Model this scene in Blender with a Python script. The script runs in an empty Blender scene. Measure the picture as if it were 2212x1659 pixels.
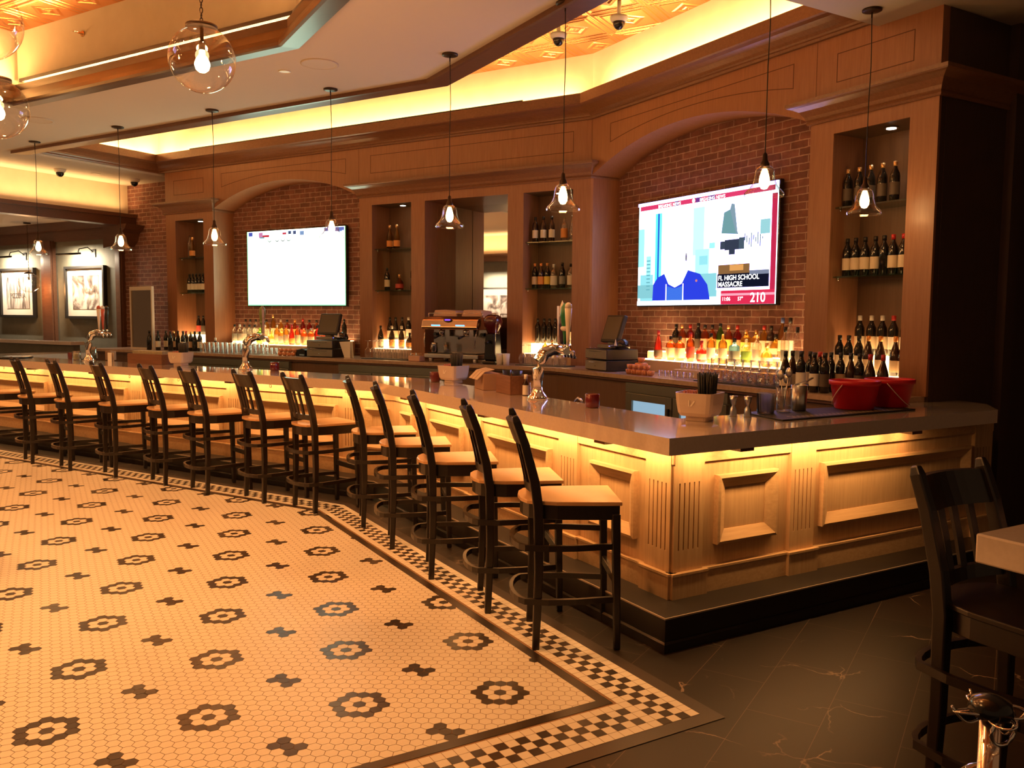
import bpy, bmesh, math, random
from math import sin, cos, pi, radians, sqrt, atan2, hypot
from mathutils import Vector, Matrix
random.seed(7)
S = bpy.context.scene
COL = S.collection
# ------------------------------------------------------------------ place: two wall directions meeting at a bend
aR, aL = -0.529249192865069, -1.0299759712267265
aE = aR + pi/2
uR = Vector((sin(aR), cos(aR))); uE = Vector((sin(aE), cos(aE)))
uL = Vector((sin(aL), cos(aL))); nL = Vector((sin(aL+pi/2), cos(aL+pi/2)))
C0 = Vector((0.782, 4.133)); B0 = C0 + 4.05*uR
def pR(r, e): return C0 + uR*r + uE*e
def pL(s, e): return B0 + uL*s + nL*e
def V(e): return B0 + e*(uE+nL)/(1+uE.dot(nL))
VR = lambda e: 4.05 + .2557*e      # r of the bend at depth e
VL = lambda e: -.2557*e            # s of the bend at depth e
def frame(o, axx):
    return Matrix.Translation((o.x, o.y, 0)) @ Matrix.Rotation(atan2(axx.y, axx.x), 4, 'Z')
FR = frame(C0, -uR)   # local x = -r, y = e
FL = frame(B0, -uL)   # local x = -s, y = e
FW = Matrix.Identity(4)
# ------------------------------------------------------------------ mesh builder
class MB:
    def __init__(s): s.v=[]; s.f=[]; s.m=[]; s.sm=[]
    def face(s, idx, m=0, sm=False): s.f.append(idx); s.m.append(m); s.sm.append(sm)
    def poly(s, pts, m=0):
        b=len(s.v); s.v+= [tuple(p) for p in pts]; s.face(list(range(b,b+len(pts))), m); return s
    def box(s, x0,x1,y0,y1,z0,z1, m=0):
        b=len(s.v)
        s.v += [(x,y,z) for z in (z0,z1) for y in (y0,y1) for x in (x0,x1)]
        for q in ((0,2,3,1),(4,5,7,6),(0,1,5,4),(2,6,7,3),(0,4,6,2),(1,3,7,5)): s.face([b+i for i in q], m)
        return s
    def prism(s, poly, z0, z1, m=0):
        b=len(s.v); n=len(poly)
        s.v += [(p[0],p[1],z0) for p in poly] + [(p[0],p[1],z1) for p in poly]
        s.face([b+i for i in reversed(range(n))], m); s.face([b+n+i for i in range(n)], m)
        for i in range(n):
            j=(i+1)%n; s.face([b+i,b+j,b+n+j,b+n+i], m)
        return s
    def prismy(s, poly, y0, y1, m=0):      # polygon in x,z extruded along y
        b=len(s.v); n=len(poly)
        s.v += [(p[0],y0,p[1]) for p in poly] + [(p[0],y1,p[1]) for p in poly]
        s.face([b+i for i in range(n)], m); s.face([b+n+i for i in reversed(range(n))], m)
        for i in range(n):
            j=(i+1)%n; s.face([b+j,b+i,b+n+i,b+n+j], m)
        return s
    def lathe(s, prof, n=20, c=(0,0,0), m=0, sq=0, cap=True):
        b=len(s.v); k=len(prof)
        for r,z in prof:
            for i in range(n):
                a=2*pi*i/n; ca,sa=cos(a),sin(a)
                if sq: d=(abs(ca)**sq+abs(sa)**sq)**(1/sq); ca/=d; sa/=d
                s.v.append((c[0]+r*ca, c[1]+r*sa, c[2]+z))
        for j in range(k-1):
            for i in range(n):
                i2=(i+1)%n
                s.face([b+j*n+i,b+j*n+i2,b+(j+1)*n+i2,b+(j+1)*n+i], m, True)
        if cap:
            if prof[0][0]>1e-4: s.face([b+i for i in reversed(range(n))], m)
            if prof[-1][0]>1e-4: s.face([b+(k-1)*n+i for i in range(n)], m)
        return s
    def tube(s, path, r, n=8, m=0, closed=False, sx=1.0):
        P=[Vector(p) for p in path]; b=len(s.v); k=len(P)
        rr = r if hasattr(r,'__len__') else [r]*k
        up0=Vector((0,0,1))
        for i,p in enumerate(P):
            if closed: t=P[(i+1)%k]-P[i-1]
            else: t=P[min(i+1,k-1)]-P[max(i-1,0)]
            t.normalize()
            u = up0 if abs(t.z)<.95 else Vector((0,1,0))
            a=t.cross(u).normalized(); c=a.cross(t).normalized()
            for q in range(n):
                th=2*pi*(q+.5)/n
                s.v.append(tuple(p + a*(rr[i]*cos(th)*sx) + c*(rr[i]*sin(th))))
        for i in range(k if closed else k-1):
            i2=(i+1)%k
            for q in range(n):
                q2=(q+1)%n
                s.face([b+i*n+q,b+i*n+q2,b+i2*n+q2,b+i2*n+q], m, n>4)
        if not closed:
            s.face([b+q for q in reversed(range(n))], m); s.face([b+(k-1)*n+q for q in range(n)], m)
        return s
    def bar(s, path, w, h, m=0):           # rectangular bar swept in 3D, w sideways, h vertical
        P=[Vector(p) for p in path]; b=len(s.v); k=len(P)
        for i,p in enumerate(P):
            t=(P[min(i+1,k-1)]-P[max(i-1,0)]).normalized()
            u=Vector((0,0,1)) if abs(t.z)<.9 else Vector((0,1,0))
            a=t.cross(u).normalized(); c=a.cross(t).normalized()
            ww = w[i] if hasattr(w,'__len__') else w
            hh = h[i] if hasattr(h,'__len__') else h
            for q,d in ((-1,-1),(1,-1),(1,1),(-1,1)): s.v.append(tuple(p+a*(q*ww/2)+c*(d*hh/2)))
        for i in range(k-1):
            for q in range(4):
                q2=(q+1)%4; s.face([b+i*4+q,b+i*4+q2,b+(i+1)*4+q2,b+(i+1)*4+q], m)
        s.face([b+3,b+2,b+1,b], m); s.face([b+(k-1)*4+q for q in range(4)], m)
        return s
    def sphere(s, c, r, n=16, k=10, m=0, sz=1.0):
        return s.lathe([(max(r*sin(pi*i/k),1e-5), -r*sz*cos(pi*i/k)) for i in range(k+1)], n, c, m, cap=False)
    def sweep(s, path, prof, m=0, cap=True):  # path: 2D world points; prof: (offset to the right of travel, z)
        P=[Vector(p[:2]) for p in path]; k=len(P); b=len(s.v); n=len(prof)
        for i in range(k):
            d0=(P[i]-P[i-1]).normalized() if i>0 else None
            d1=(P[i+1]-P[i]).normalized() if i<k-1 else None
            n0=Vector((d0.y,-d0.x)) if d0 else None; n1=Vector((d1.y,-d1.x)) if d1 else None
            mi = n1 if n0 is None else n0 if n1 is None else (n0+n1)/(1+n0.dot(n1))
            for o,z in prof:
                q=P[i]+mi*o; s.v.append((q.x,q.y,z))
        for i in range(k-1):
            for j in range(n):
                j2=(j+1)%n; s.face([b+i*n+j,b+i*n+j2,b+(i+1)*n+j2,b+(i+1)*n+j], m)
        if cap:
            s.face([b+j for j in range(n)], m); s.face([b+(k-1)*n+j for j in reversed(range(n))], m)
        return s
    def xf(s, M, start=0):
        for i in range(start, len(s.v)): s.v[i]=tuple(M@Vector(s.v[i]))
        return s
    def mesh(s, name, mats, smooth=None, recalc=True):
        me=bpy.data.meshes.new(name)
        me.from_pydata(s.v, [], s.f)
        for mt in (mats if isinstance(mats,(list,tuple)) else [mats]): me.materials.append(mt)
        me.polygons.foreach_set('material_index', s.m)
        me.polygons.foreach_set('use_smooth', s.sm if smooth is None else [smooth]*len(s.f))
        if recalc:
            bm=bmesh.new(); bm.from_mesh(me); bmesh.ops.recalc_face_normals(bm, faces=bm.faces); bm.to_mesh(me); bm.free()
        me.update(); return me
def link(o, parent=None, M=None):
    COL.objects.link(o)
    if parent is not None: o.parent=parent
    if M is not None: o.matrix_local=M
    return o
def bev(o, w, seg=2):
    b=o.modifiers.new('bevel','BEVEL'); b.width=w; b.segments=seg; b.limit_method='ANGLE'; b.angle_limit=radians(40)
    return o
def obj(name, mb, mats, parent=None, M=None, bevel=0, smooth=None, recalc=True):
    me = mb if isinstance(mb, bpy.types.Mesh) else mb.mesh(name, mats, smooth, recalc)
    o=bpy.data.objects.new(name, me); link(o, parent, M)
    if bevel: bev(o, bevel)
    return o
def tag(o, label, cat, group=None):
    o['label']=label; o['category']=cat
    if group: o['group']=group
    return o
def thing(name, label, cat, F=FW, loc=(0,0,0), rot=0, group=None):
    o=bpy.data.objects.new(name, None); o.empty_display_size=.05
    link(o, None, F @ Matrix.Translation(loc) @ Matrix.Rotation(rot,4,'Z'))
    return tag(o, label, cat, group)
def struct(name, mb, mats, M=None, label=None, **k):
    o=obj(name, mb, mats, None, M, **k); o['kind']='structure'
    if label: o['label']=label
    return o
def T(x,y,z): return Matrix.Translation((x,y,z))
def RZ(a): return Matrix.Rotation(a,4,'Z')
def dup(root, M, label, group=None):
    r=root.copy(); COL.objects.link(r); r.matrix_local=M; r['label']=label
    if group: r['group']=group
    for ch in list(root.children):
        c=ch.copy(); COL.objects.link(c); c.parent=r
        for g in list(ch.children):
            d=g.copy(); COL.objects.link(d); d.parent=c
    return r
ORD=['first','second','third','fourth','fifth','sixth','seventh','eighth','ninth','tenth','eleventh','twelfth','thirteenth','fourteenth','fifteenth','sixteenth','seventeenth','eighteenth','nineteenth','twentieth']
# ------------------------------------------------------------------ materials
def newmat(name):
    m=bpy.data.materials.new(name); m.use_nodes=True; nt=m.node_tree
    return m, nt, nt.nodes['Principled BSDF']
def mat(name, c, rough=.5, metal=0.0, spec=.5, emit=0, ec=None, coat=0, sss=0):
    m,nt,p=newmat(name)
    p.inputs['Base Color'].default_value=(*c,1); p.inputs['Roughness'].default_value=rough; p.inputs['Metallic'].default_value=metal
    p.inputs['Specular IOR Level'].default_value=spec
    if coat: p.inputs['Coat Weight'].default_value=coat; p.inputs['Coat Roughness'].default_value=.06
    if emit: p.inputs['Emission Color'].default_value=(*(ec or c),1); p.inputs['Emission Strength'].default_value=emit
    return m
def N(nt, t, **k):
    n=nt.nodes.new(t)
    for a,b in k.items(): setattr(n,a,b)
    return n
def coords(nt, scale=(1,1,1), rot=(0,0,0), loc=(0,0,0)):
    tc=N(nt,'ShaderNodeTexCoord'); mp=N(nt,'ShaderNodeMapping')
    mp.inputs['Scale'].default_value=scale; mp.inputs['Rotation'].default_value=rot; mp.inputs['Location'].default_value=loc
    nt.links.new(tc.outputs['Object'], mp.inputs['Vector']); return mp.outputs['Vector']
def ramp(nt, fac, stops):
    r=N(nt,'ShaderNodeValToRGB'); e=r.color_ramp.elements
    while len(e)<len(stops): e.new(.5)
    for i,(p,c) in enumerate(stops): e[i].position=p; e[i].color=(*c,1)
    nt.links.new(fac, r.inputs['Fac']); return r.outputs['Color']
def wood(name, c1, c2, axis='z', rough=.4, sc=1.0, coat=.15):
    m,nt,p=newmat(name)
    s={'x':(2,34,34),'y':(34,2,34),'z':(34,34,2)}[axis]
    v=coords(nt, tuple(a*sc for a in s))
    n1=N(nt,'ShaderNodeTexNoise'); n1.inputs['Scale'].default_value=1.6; n1.inputs['Detail'].default_value=6; n1.inputs['Roughness'].default_value=.65
    nt.links.new(v, n1.inputs['Vector'])
    col=ramp(nt, n1.outputs['Fac'], [(.3,c2),(.7,c1)])
    nt.links.new(col, p.inputs['Base Color'])
    bp=N(nt,'ShaderNodeBump'); bp.inputs['Strength'].default_value=.08; bp.inputs['Distance'].default_value=.003
    nt.links.new(n1.outputs['Fac'], bp.inputs['Height']); nt.links.new(bp.outputs['Normal'], p.inputs['Normal'])
    p.inputs['Roughness'].default_value=rough; p.inputs['Coat Weight'].default_value=coat; p.inputs['Coat Roughness'].default_value=.25
    return m
def noisy(name, c1, c2, scale=8, rough=.6, bump=.1, **k):
    m=mat(name, c1, rough, **k); nt=m.node_tree; p=nt.nodes['Principled BSDF']
    n1=N(nt,'ShaderNodeTexNoise'); n1.inputs['Scale'].default_value=scale; n1.inputs['Detail'].default_value=4
    nt.links.new(coords(nt), n1.inputs['Vector'])
    nt.links.new(ramp(nt, n1.outputs['Fac'], [(.35,c2),(.65,c1)]), p.inputs['Base Color'])
    if bump:
        bp=N(nt,'ShaderNodeBump'); bp.inputs['Strength'].default_value=bump; bp.inputs['Distance'].default_value=.002
        nt.links.new(n1.outputs['Fac'], bp.inputs['Height']); nt.links.new(bp.outputs['Normal'], p.inputs['Normal'])
    return m
def glassy(name, tint=(1,1,1), gl=.12, rough=.03, edge=.5):
    """thin clear glass: see-through, brighter mirror-like rim"""
    m=bpy.data.materials.new(name); m.use_nodes=True; nt=m.node_tree; nt.nodes.clear()
    out=N(nt,'ShaderNodeOutputMaterial'); mix=N(nt,'ShaderNodeMixShader'); tr=N(nt,'ShaderNodeBsdfTransparent'); g=N(nt,'ShaderNodeBsdfGlossy')
    tr.inputs['Color'].default_value=(*tint,1); g.inputs['Roughness'].default_value=rough
    lw=N(nt,'ShaderNodeLayerWeight'); lw.inputs['Blend'].default_value=edge
    ma=N(nt,'ShaderNodeMath', operation='MULTIPLY_ADD'); ma.inputs[1].default_value=.75; ma.inputs[2].default_value=gl*.4; ma.use_clamp=True
    pw=N(nt,'ShaderNodeMath', operation='POWER'); pw.inputs[1].default_value=2.2
    nt.links.new(lw.outputs['Facing'], pw.inputs[0]); nt.links.new(pw.outputs[0], ma.inputs[0])
    nt.links.new(ma.outputs[0], mix.inputs['Fac']); nt.links.new(tr.outputs[0], mix.inputs[1]); nt.links.new(g.outputs[0], mix.inputs[2])
    nt.links.new(mix.outputs[0], out.inputs['Surface']); return m
def liquid(name, c, tr=.55):
    """coloured bottle glass with its contents: partly see-through, partly translucent"""
    m=bpy.data.materials.new(name); m.use_nodes=True; nt=m.node_tree; nt.nodes.clear()
    out=N(nt,'ShaderNodeOutputMaterial'); m1=N(nt,'ShaderNodeMixShader'); m2=N(nt,'ShaderNodeMixShader'); t=N(nt,'ShaderNodeBsdfTransparent'); l=N(nt,'ShaderNodeBsdfTranslucent'); g=N(nt,'ShaderNodeBsdfGlossy')
    t.inputs['Color'].default_value=(*[min(1,x*.9+.1) for x in c],1); l.inputs['Color'].default_value=(*c,1); g.inputs['Roughness'].default_value=.06
    lw=N(nt,'ShaderNodeLayerWeight'); lw.inputs['Blend'].default_value=.35
    m1.inputs['Fac'].default_value=1-tr
    nt.links.new(t.outputs[0], m1.inputs[1]); nt.links.new(l.outputs[0], m1.inputs[2])
    nt.links.new(lw.outputs['Fresnel'], m2.inputs['Fac']); nt.links.new(m1.outputs[0], m2.inputs[1]); nt.links.new(g.outputs[0], m2.inputs[2])
    nt.links.new(m2.outputs[0], out.inputs['Surface']); return m
def emis(name, c, s):
    m=bpy.data.materials.new(name); m.use_nodes=True; nt=m.node_tree; nt.nodes.clear()
    out=N(nt,'ShaderNodeOutputMaterial'); e=N(nt,'ShaderNodeEmission'); e.inputs['Color'].default_value=(*c,1); e.inputs['Strength'].default_value=s
    nt.links.new(e.outputs[0], out.inputs['Surface']); return m
def brickmat(name):
    m,nt,p=newmat(name)
    tc=N(nt,'ShaderNodeTexCoord'); sp=N(nt,'ShaderNodeSeparateXYZ'); cb=N(nt,'ShaderNodeCombineXYZ')
    nt.links.new(tc.outputs['Object'], sp.inputs[0]); nt.links.new(sp.outputs['X'], cb.inputs['X']); nt.links.new(sp.outputs['Z'], cb.inputs['Y'])
    b=N(nt,'ShaderNodeTexBrick'); b.inputs['Scale'].default_value=1; b.inputs['Brick Width'].default_value=.205; b.inputs['Row Height'].default_value=.0685
    b.inputs['Mortar Size'].default_value=.006; b.inputs['Mortar Smooth'].default_value=.25; b.inputs['Bias'].default_value=-.2
    b.inputs['Color1'].default_value=(.27,.115,.085,1); b.inputs['Color2'].default_value=(.155,.066,.052,1); b.inputs['Mortar'].default_value=(.44,.29,.23,1)
    n1=N(nt,'ShaderNodeTexNoise'); n1.inputs['Scale'].default_value=14; n1.inputs['Detail'].default_value=5
    nt.links.new(tc.outputs['Object'], n1.inputs['Vector'])
    ad=N(nt,'ShaderNodeVectorMath', operation='MULTIPLY_ADD'); ad.inputs[1].default_value=(.02,.012,0)
    nt.links.new(n1.outputs['Color'], ad.inputs[0]); nt.links.new(cb.outputs[0], ad.inputs[2]); nt.links.new(ad.outputs[0], b.inputs['Vector'])
    mx=N(nt,'ShaderNodeMixRGB', blend_type='MULTIPLY'); mx.inputs['Fac'].default_value=.55
    nt.links.new(b.outputs['Color'], mx.inputs[1]); nt.links.new(ramp(nt,n1.outputs['Fac'],[(.3,(.55,.55,.55)),(.7,(1.3,1.25,1.2))]), mx.inputs[2])
    nt.links.new(mx.outputs[0], p.inputs['Base Color']); p.inputs['Roughness'].default_value=.85
    bp=N(nt,'ShaderNodeBump'); bp.inputs['Strength'].default_value=.6; bp.inputs['Distance'].default_value=.006; bp.invert=True
    nt.links.new(b.outputs['Fac'], bp.inputs['Height']); nt.links.new(bp.outputs['Normal'], p.inputs['Normal'])
    return m
def marblemat(name):
    m,nt,p=newmat(name)
    tc=N(nt,'ShaderNodeTexCoord')
    n0=N(nt,'ShaderNodeTexNoise'); n0.inputs['Scale'].default_value=2.2; n0.inputs['Detail'].default_value=5; nt.links.new(tc.outputs['Object'], n0.inputs['Vector'])
    ad=N(nt,'ShaderNodeVectorMath', operation='MULTIPLY_ADD'); ad.inputs[1].default_value=(.55,.55,.55)
    nt.links.new(n0.outputs['Color'], ad.inputs[0]); nt.links.new(tc.outputs['Object'], ad.inputs[2])
    vo=N(nt,'ShaderNodeTexVoronoi', feature='DISTANCE_TO_EDGE'); vo.inputs['Scale'].default_value=2.3; nt.links.new(ad.outputs[0], vo.inputs['Vector'])
    vein=ramp(nt, vo.outputs['Distance'], [(0,(1,1,1)),(.012,(0,0,0))])
    n2=N(nt,'ShaderNodeTexNoise'); n2.inputs['Scale'].default_value=3.1; nt.links.new(tc.outputs['Object'], n2.inputs['Vector'])
    msk=ramp(nt, n2.outputs['Fac'], [(.52,(0,0,0)),(.68,(1,1,1))])
    mm=N(nt,'ShaderNodeMixRGB', blend_type='MULTIPLY'); mm.inputs['Fac'].default_value=1; nt.links.new(vein, mm.inputs[1]); nt.links.new(msk, mm.inputs[2])
    sp=N(nt,'ShaderNodeSeparateXYZ'); cb=N(nt,'ShaderNodeCombineXYZ'); nt.links.new(tc.outputs['Object'], sp.inputs[0]); nt.links.new(sp.outputs['Y'], cb.inputs['X']); nt.links.new(sp.outputs['X'], cb.inputs['Y'])
    b=N(nt,'ShaderNodeTexBrick'); b.inputs['Scale'].default_value=1; b.inputs['Brick Width'].default_value=.61; b.inputs['Row Height'].default_value=.305; b.inputs['Mortar Size'].default_value=.0016; b.inputs['Mortar Smooth'].default_value=0
    b.inputs['Color1'].default_value=(.016,.0095,.0065,1); b.inputs['Color2'].default_value=(.021,.012,.008,1); b.inputs['Mortar'].default_value=(.10,.06,.04,1)
    nt.links.new(cb.outputs[0], b.inputs['Vector'])
    mx=N(nt,'ShaderNodeMixRGB'); mx.inputs[2].default_value=(.36,.24,.17,1)
    nt.links.new(mm.outputs[0], mx.inputs['Fac']); nt.links.new(b.outputs['Color'], mx.inputs[1]); nt.links.new(mx.outputs[0], p.inputs['Base Color'])
    p.inputs['Roughness'].default_value=.42; p.inputs['Specular IOR Level'].default_value=.3
    return m
def tinmat(name):
    m,nt,p=newmat(name)
    p.inputs['Base Color'].default_value=(.80,.36,.14,1); p.inputs['Metallic'].default_value=1; p.inputs['Roughness'].default_value=.27
    tc=N(nt,'ShaderNodeTexCoord'); sp=N(nt,'ShaderNodeSeparateXYZ'); nt.links.new(tc.outputs['Object'], sp.inputs[0])
    def M(op,a,b=None,c=None):
        n=N(nt,'ShaderNodeMath', operation=op)
        for i,x in enumerate((a,b,c)):
            if x is None: continue
            if isinstance(x,(int,float)): n.inputs[i].default_value=x
            else: nt.links.new(x, n.inputs[i])
        return n.outputs[0]
    fx=M('ABSOLUTE', M('SUBTRACT', M('FRACT', M('DIVIDE', sp.outputs['X'], .61)), .5)); fy=M('ABSOLUTE', M('SUBTRACT', M('FRACT', M('DIVIDE', sp.outputs['Y'], .61)), .5))
    mxx=M('MAXIMUM', fx, fy); dia=M('ADD', fx, fy)
    ring=M('SINE', M('MULTIPLY', mxx, 62.0)); ring2=M('SINE', M('MULTIPLY', dia, 38.0))
    sel=M('GREATER_THAN', mxx, .34); sel2=M('LESS_THAN', dia, .28)
    h=M('ADD', M('MULTIPLY', ring, sel), M('MULTIPLY', ring2, sel2))
    seam=M('MULTIPLY', M('GREATER_THAN', mxx, .49), -2.5)
    h=M('ADD', h, seam)
    bp=N(nt,'ShaderNodeBump'); bp.inputs['Strength'].default_value=.9; bp.inputs['Distance'].default_value=.012
    nt.links.new(h, bp.inputs['Height']); nt.links.new(bp.outputs['Normal'], p.inputs['Normal'])
    return m
OAK=wood('oak veneer upright grain',(.36,.155,.075),(.275,.112,.052)); OAKX=wood('oak veneer level grain',(.36,.155,.075),(.275,.112,.052),'x')
BAROAK=wood('pale oak upright grain',(.58,.35,.18),(.45,.26,.125)); BAROAKX=wood('pale oak level grain',(.58,.35,.18),(.45,.26,.125),'x')
GROOVE=mat('dark inlay groove',(.10,.03,.012),.6)
DARKWOOD=wood('dark stained trim wood',(.15,.065,.035),(.10,.042,.022),'x',.35)
DARKERWOOD=wood('dark brown crown wood',(.075,.032,.017),(.055,.023,.012),'x',.35)
CROWNWOOD=wood('brown crown wood',(.26,.12,.062),(.19,.085,.043),'x',.3)
NICHE=wood('niche back wood',(.16,.08,.042),(.12,.058,.03),'z',.5)
BRICK=brickmat('red brick in pale mortar')
PLASTER=noisy('cream plaster',(.80,.66,.50),(.76,.62,.46),6,.7,.05)
SOFFIT=mat('off white ceiling paint',(.62,.56,.50),.8)
GREYWALL=noisy('grey green wall paint',(.16,.155,.12),(.14,.135,.105),9,.7,.05)
DARKWALL=wood('dark panelled wall',(.075,.040,.030),(.055,.03,.023),'z',.5)
MARBLE=marblemat('dark brown marble with pale veins')
TIN=tinmat('embossed copper tin')
TILEW=mat('white glazed tile',(.86,.76,.64),.36,spec=.25); TILED=mat('dark brown tile',(.035,.022,.016),.28); GROUT=mat('tan grout',(.34,.19,.10),.85); DARKBAND=mat('brown stone band',(.045,.026,.018),.4)
QUARTZ=noisy('polished cream quartz',(.76,.63,.54),(.72,.59,.50),60,.12,0,coat=1)
STONE=noisy('dark brown plinth stone',(.020,.013,.008),(.015,.0095,.0065),5,.4,.05); STONEB=mat('black plinth stone',(.012,.009,.008),.3)
EDGE=mat('pale metal edge strip',(.55,.45,.36),.35,.6)
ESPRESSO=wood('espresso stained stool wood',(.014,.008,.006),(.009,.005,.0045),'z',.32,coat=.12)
SEATTAN=noisy('tan wooden seat',(.62,.36,.17),(.56,.31,.14),7,.35,.02,coat=.2)
BLACK=mat('matte black',(.010,.009,.009),.45); BLACKG=mat('glossy black plastic',(.012,.012,.014),.2); RUBBER=mat('black rubber',(.012,.011,.011),.6)
CHROME=mat('polished chrome',(.82,.78,.74),.08,1); STEEL=mat('brushed steel',(.55,.52,.48),.28,1); BRONZE=mat('dark bronze',(.05,.03,.02),.4,.7)
GLASS=glassy('clear glass'); GLASSB=glassy('bright rim glass',gl=.3,edge=.6); SHELFG=glassy('greenish glass shelf',(.72,.92,.84),.3); 
MIRROR=mat('mirror silver',(.85,.85,.85),.02,1)
WARM=(1.0,.56,.20); AMBER=(1.0,.50,.16)
ICEG=liquid('cut crystal glass',(.80,.74,.74),.5)
# ================================================================== SETTING
def arealight(name, F, loc, sx, sy, power, color=WARM, up=True, rotz=0, rot=None, spread=None):
    l=bpy.data.lights.new(name,'AREA'); l.shape='RECTANGLE'; l.size=sx; l.size_y=sy; l.energy=power; l.color=color
    if spread: l.spread=spread
    o=bpy.data.objects.new(name,l); R=rot or Matrix.Rotation(pi if up else 0,4,'X')
    link(o,None,F@Matrix.Translation(loc)@RZ(rotz)@R); return o
def pointlight(name, M, power, color=WARM, radius=.02, parent=None):
    l=bpy.data.lights.new(name,'POINT'); l.energy=power; l.color=color; l.shadow_soft_size=radius
    o=bpy.data.objects.new(name,l); link(o,parent,M); return o
def spotlight(name, M, power, color=WARM, angle=60, blend=.5, radius=.02):
    l=bpy.data.lights.new(name,'SPOT'); l.energy=power; l.color=color; l.spot_size=radians(angle); l.spot_blend=blend; l.shadow_soft_size=radius
    o=bpy.data.objects.new(name,l); link(o,None,M); return o
def w2(p): return (p.x,p.y)
# ---- floor
mb=MB(); mb.box(-9,13,-9,7,-.08,0)
fl=struct('floor',mb,MARBLE,FL@T(.11,.1,0)); fl.data.transform(T(-.11,-.1,0)); fl.data.update()
# ---- mosaic of hexagons with checker border, set into the marble
q=.05; rc=-.59; eo=-.31                         # outer corner of the border
ei=eo-5*q-.012; lw=.055                          # inner edge of squares
def clip(poly, p, n):                            # keep points with (x-p).n<=0
    out=[]
    for i in range(len(poly)):
        a,b=poly[i],poly[(i+1)%len(poly)]; da=(a-p).dot(n); db=(b-p).dot(n)
        if da<=0: out.append(a)
        if da*db<0: out.append(a+(b-a)*(da/(da-db)))
    return out
hexm=MB()
def flat(poly,z,m):
    if len(poly)>=3: hexm.poly([(p.x,p.y,z) for p in poly], m)
th=radians(90-90.9); hx=Vector((cos(th),sin(th))); hy=Vector((-sin(th),cos(th))); s_=.0527
A0=Vector((-.0422,3.6562))
dark={}
for mI in range(-16,17):
    for nI in range(-8,16):
        # medallion centre at mI*V1+nI*V2 ; V1=(i10,j3) V2=(i-10,j13)
        ci,cj=10*mI-10*nI, 3*mI+13*nI
        dark[(ci,cj)]=1
        for i in range(-2,3):
            for j in range(-2,3):
                if max(abs(i),abs(j),abs(i+j))==2: dark[(ci+i,cj+j)]=1
        bi,bj=ci+0,cj+8
        for i,j in ((0,0),(1,0),(-1,0),(-1,1),(1,-1)): dark[(bi+i,bj+j)]=1
cl=ei-lw
hp=[(pR(0,cl),uE),(pL(0,cl),nL),(pR(rc+5*q+.012+lw,0),-uR)]
R_=s_/sqrt(3)*.955
for j in range(-60,190):
    for i in range(-190,190):
        c=A0+hx*(s_*(i+j/2))+hy*(s_*.8660254*j)
        if c.y<1.2 or c.x<-9 or c.y>14 or c.x>2: continue
        if abs(c.x)>.75*c.y+1.2: continue
        if any((c-p).dot(n)>.06 for p,n in hp): continue
        poly=[c+hx*(R_*sin(pi/3*k))+hy*(R_*cos(pi/3*k)) for k in range(6)]
        for p,n in hp:
            if (c-p).dot(n)>-.06: poly=clip(poly,p,n) if poly else poly
        flat(poly,.0042,1 if (i,j) in dark else 0)
g=.0011
def cells(P, U, Wd, n0, n1, clips):              # strip of squares: P(i,j) corner, U along, Wd inward
    for j in range(n0,n1):
        for i in range(5):
            a=P+U*(j*q)+Wd*(i*q)
            poly=[a+U*g+Wd*g,a+U*(q-g)+Wd*g,a+U*(q-g)+Wd*(q-g),a+U*g+Wd*(q-g)]
            for p,n in clips: poly=clip(poly,p,n) if poly else poly
            flat(poly,.0042,1 if 1<=i<=3 and (i+j)%2==1 else 0)
bis=(uR+uL).normalized(); bendp=V(eo)
cells(pR(rc,eo),uR,-uE,0,92,[(bendp,bis)])
cells(pL(VL(eo)+.02,eo),uL,-nL,-3,190,[(bendp,-bis)])
cells(pR(rc,eo-5*q),-uE,uR,0,80,[])
# straight dark line, outer stone band, grout bed
def strip(e0,e1,z,m,r0,r1):
    hexm.poly([(*w2(p),z) for p in (pR(rc+r0,e0),V(e0),V(e1),pR(rc+r1,e1))],m)
    hexm.poly([(*w2(p),z) for p in (V(e0),pL(9.6,e0),pL(9.6,e1),V(e1))],m)
    hexm.poly([(*w2(p),z) for p in (pR(rc+r0,e0),pR(rc+r1,e1),pR(rc+r1,-4.4),pR(rc+r0,-4.4))],m)
strip(ei,cl,.0042,1,5*q+.012,5*q+.012+lw)
strip(eo+.075,eo,.003,3,-.075,0)
hexm.poly([(*w2(p),.0022) for p in (pR(rc,eo),V(eo),pL(9.6,eo),pL(9.6,-4.4),pL(-3,-5.5),pR(rc,-4.4))],2)
mos=obj('hexagon_mosaic',hexm,[TILEW,TILED,GROUT,DARKBAND],fl,(FL@T(.11,.1,0)).inverted(),recalc=False)
mos['label']='white hexagon tile mosaic with dark flower motifs and checker border'
# ---- ceiling: white soffit over the bar, open trays either side with copper tin above
def slab(name, pts, z0, z1, m, label=None):
    b=MB(); b.prism([w2(p) for p in pts], z0, z1); return struct(name,b,m,None,label)
ZC=3.9
slab('ceiling',[pL(4.3,-.7),V(-.7),V(.62),pL(4.3,.62)],ZC,ZC+.06,SOFFIT,'off-white soffit over the bar')
slab('ceiling',[V(-.7),pR(-4.5,-.7),pR(-4.5,.62),V(.62)],ZC,ZC+.06,SOFFIT)
slab('ceiling',[pR(1.1,.62),pR(-4.5,.62),pR(-4.5,6),pR(1.1,6)],ZC,ZC+.06,SOFFIT)
slab('ceiling',[pL(8.4,-8),pL(4.3,-8),pL(4.3,.62),pL(8.4,.62)],ZC,ZC+.06,SOFFIT)
slab('ceiling',[pL(8.4,.62),pL(6.9,.62),pL(6.9,3.4),pL(8.4,3.4)],ZC,ZC+.06,SOFFIT)
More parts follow.
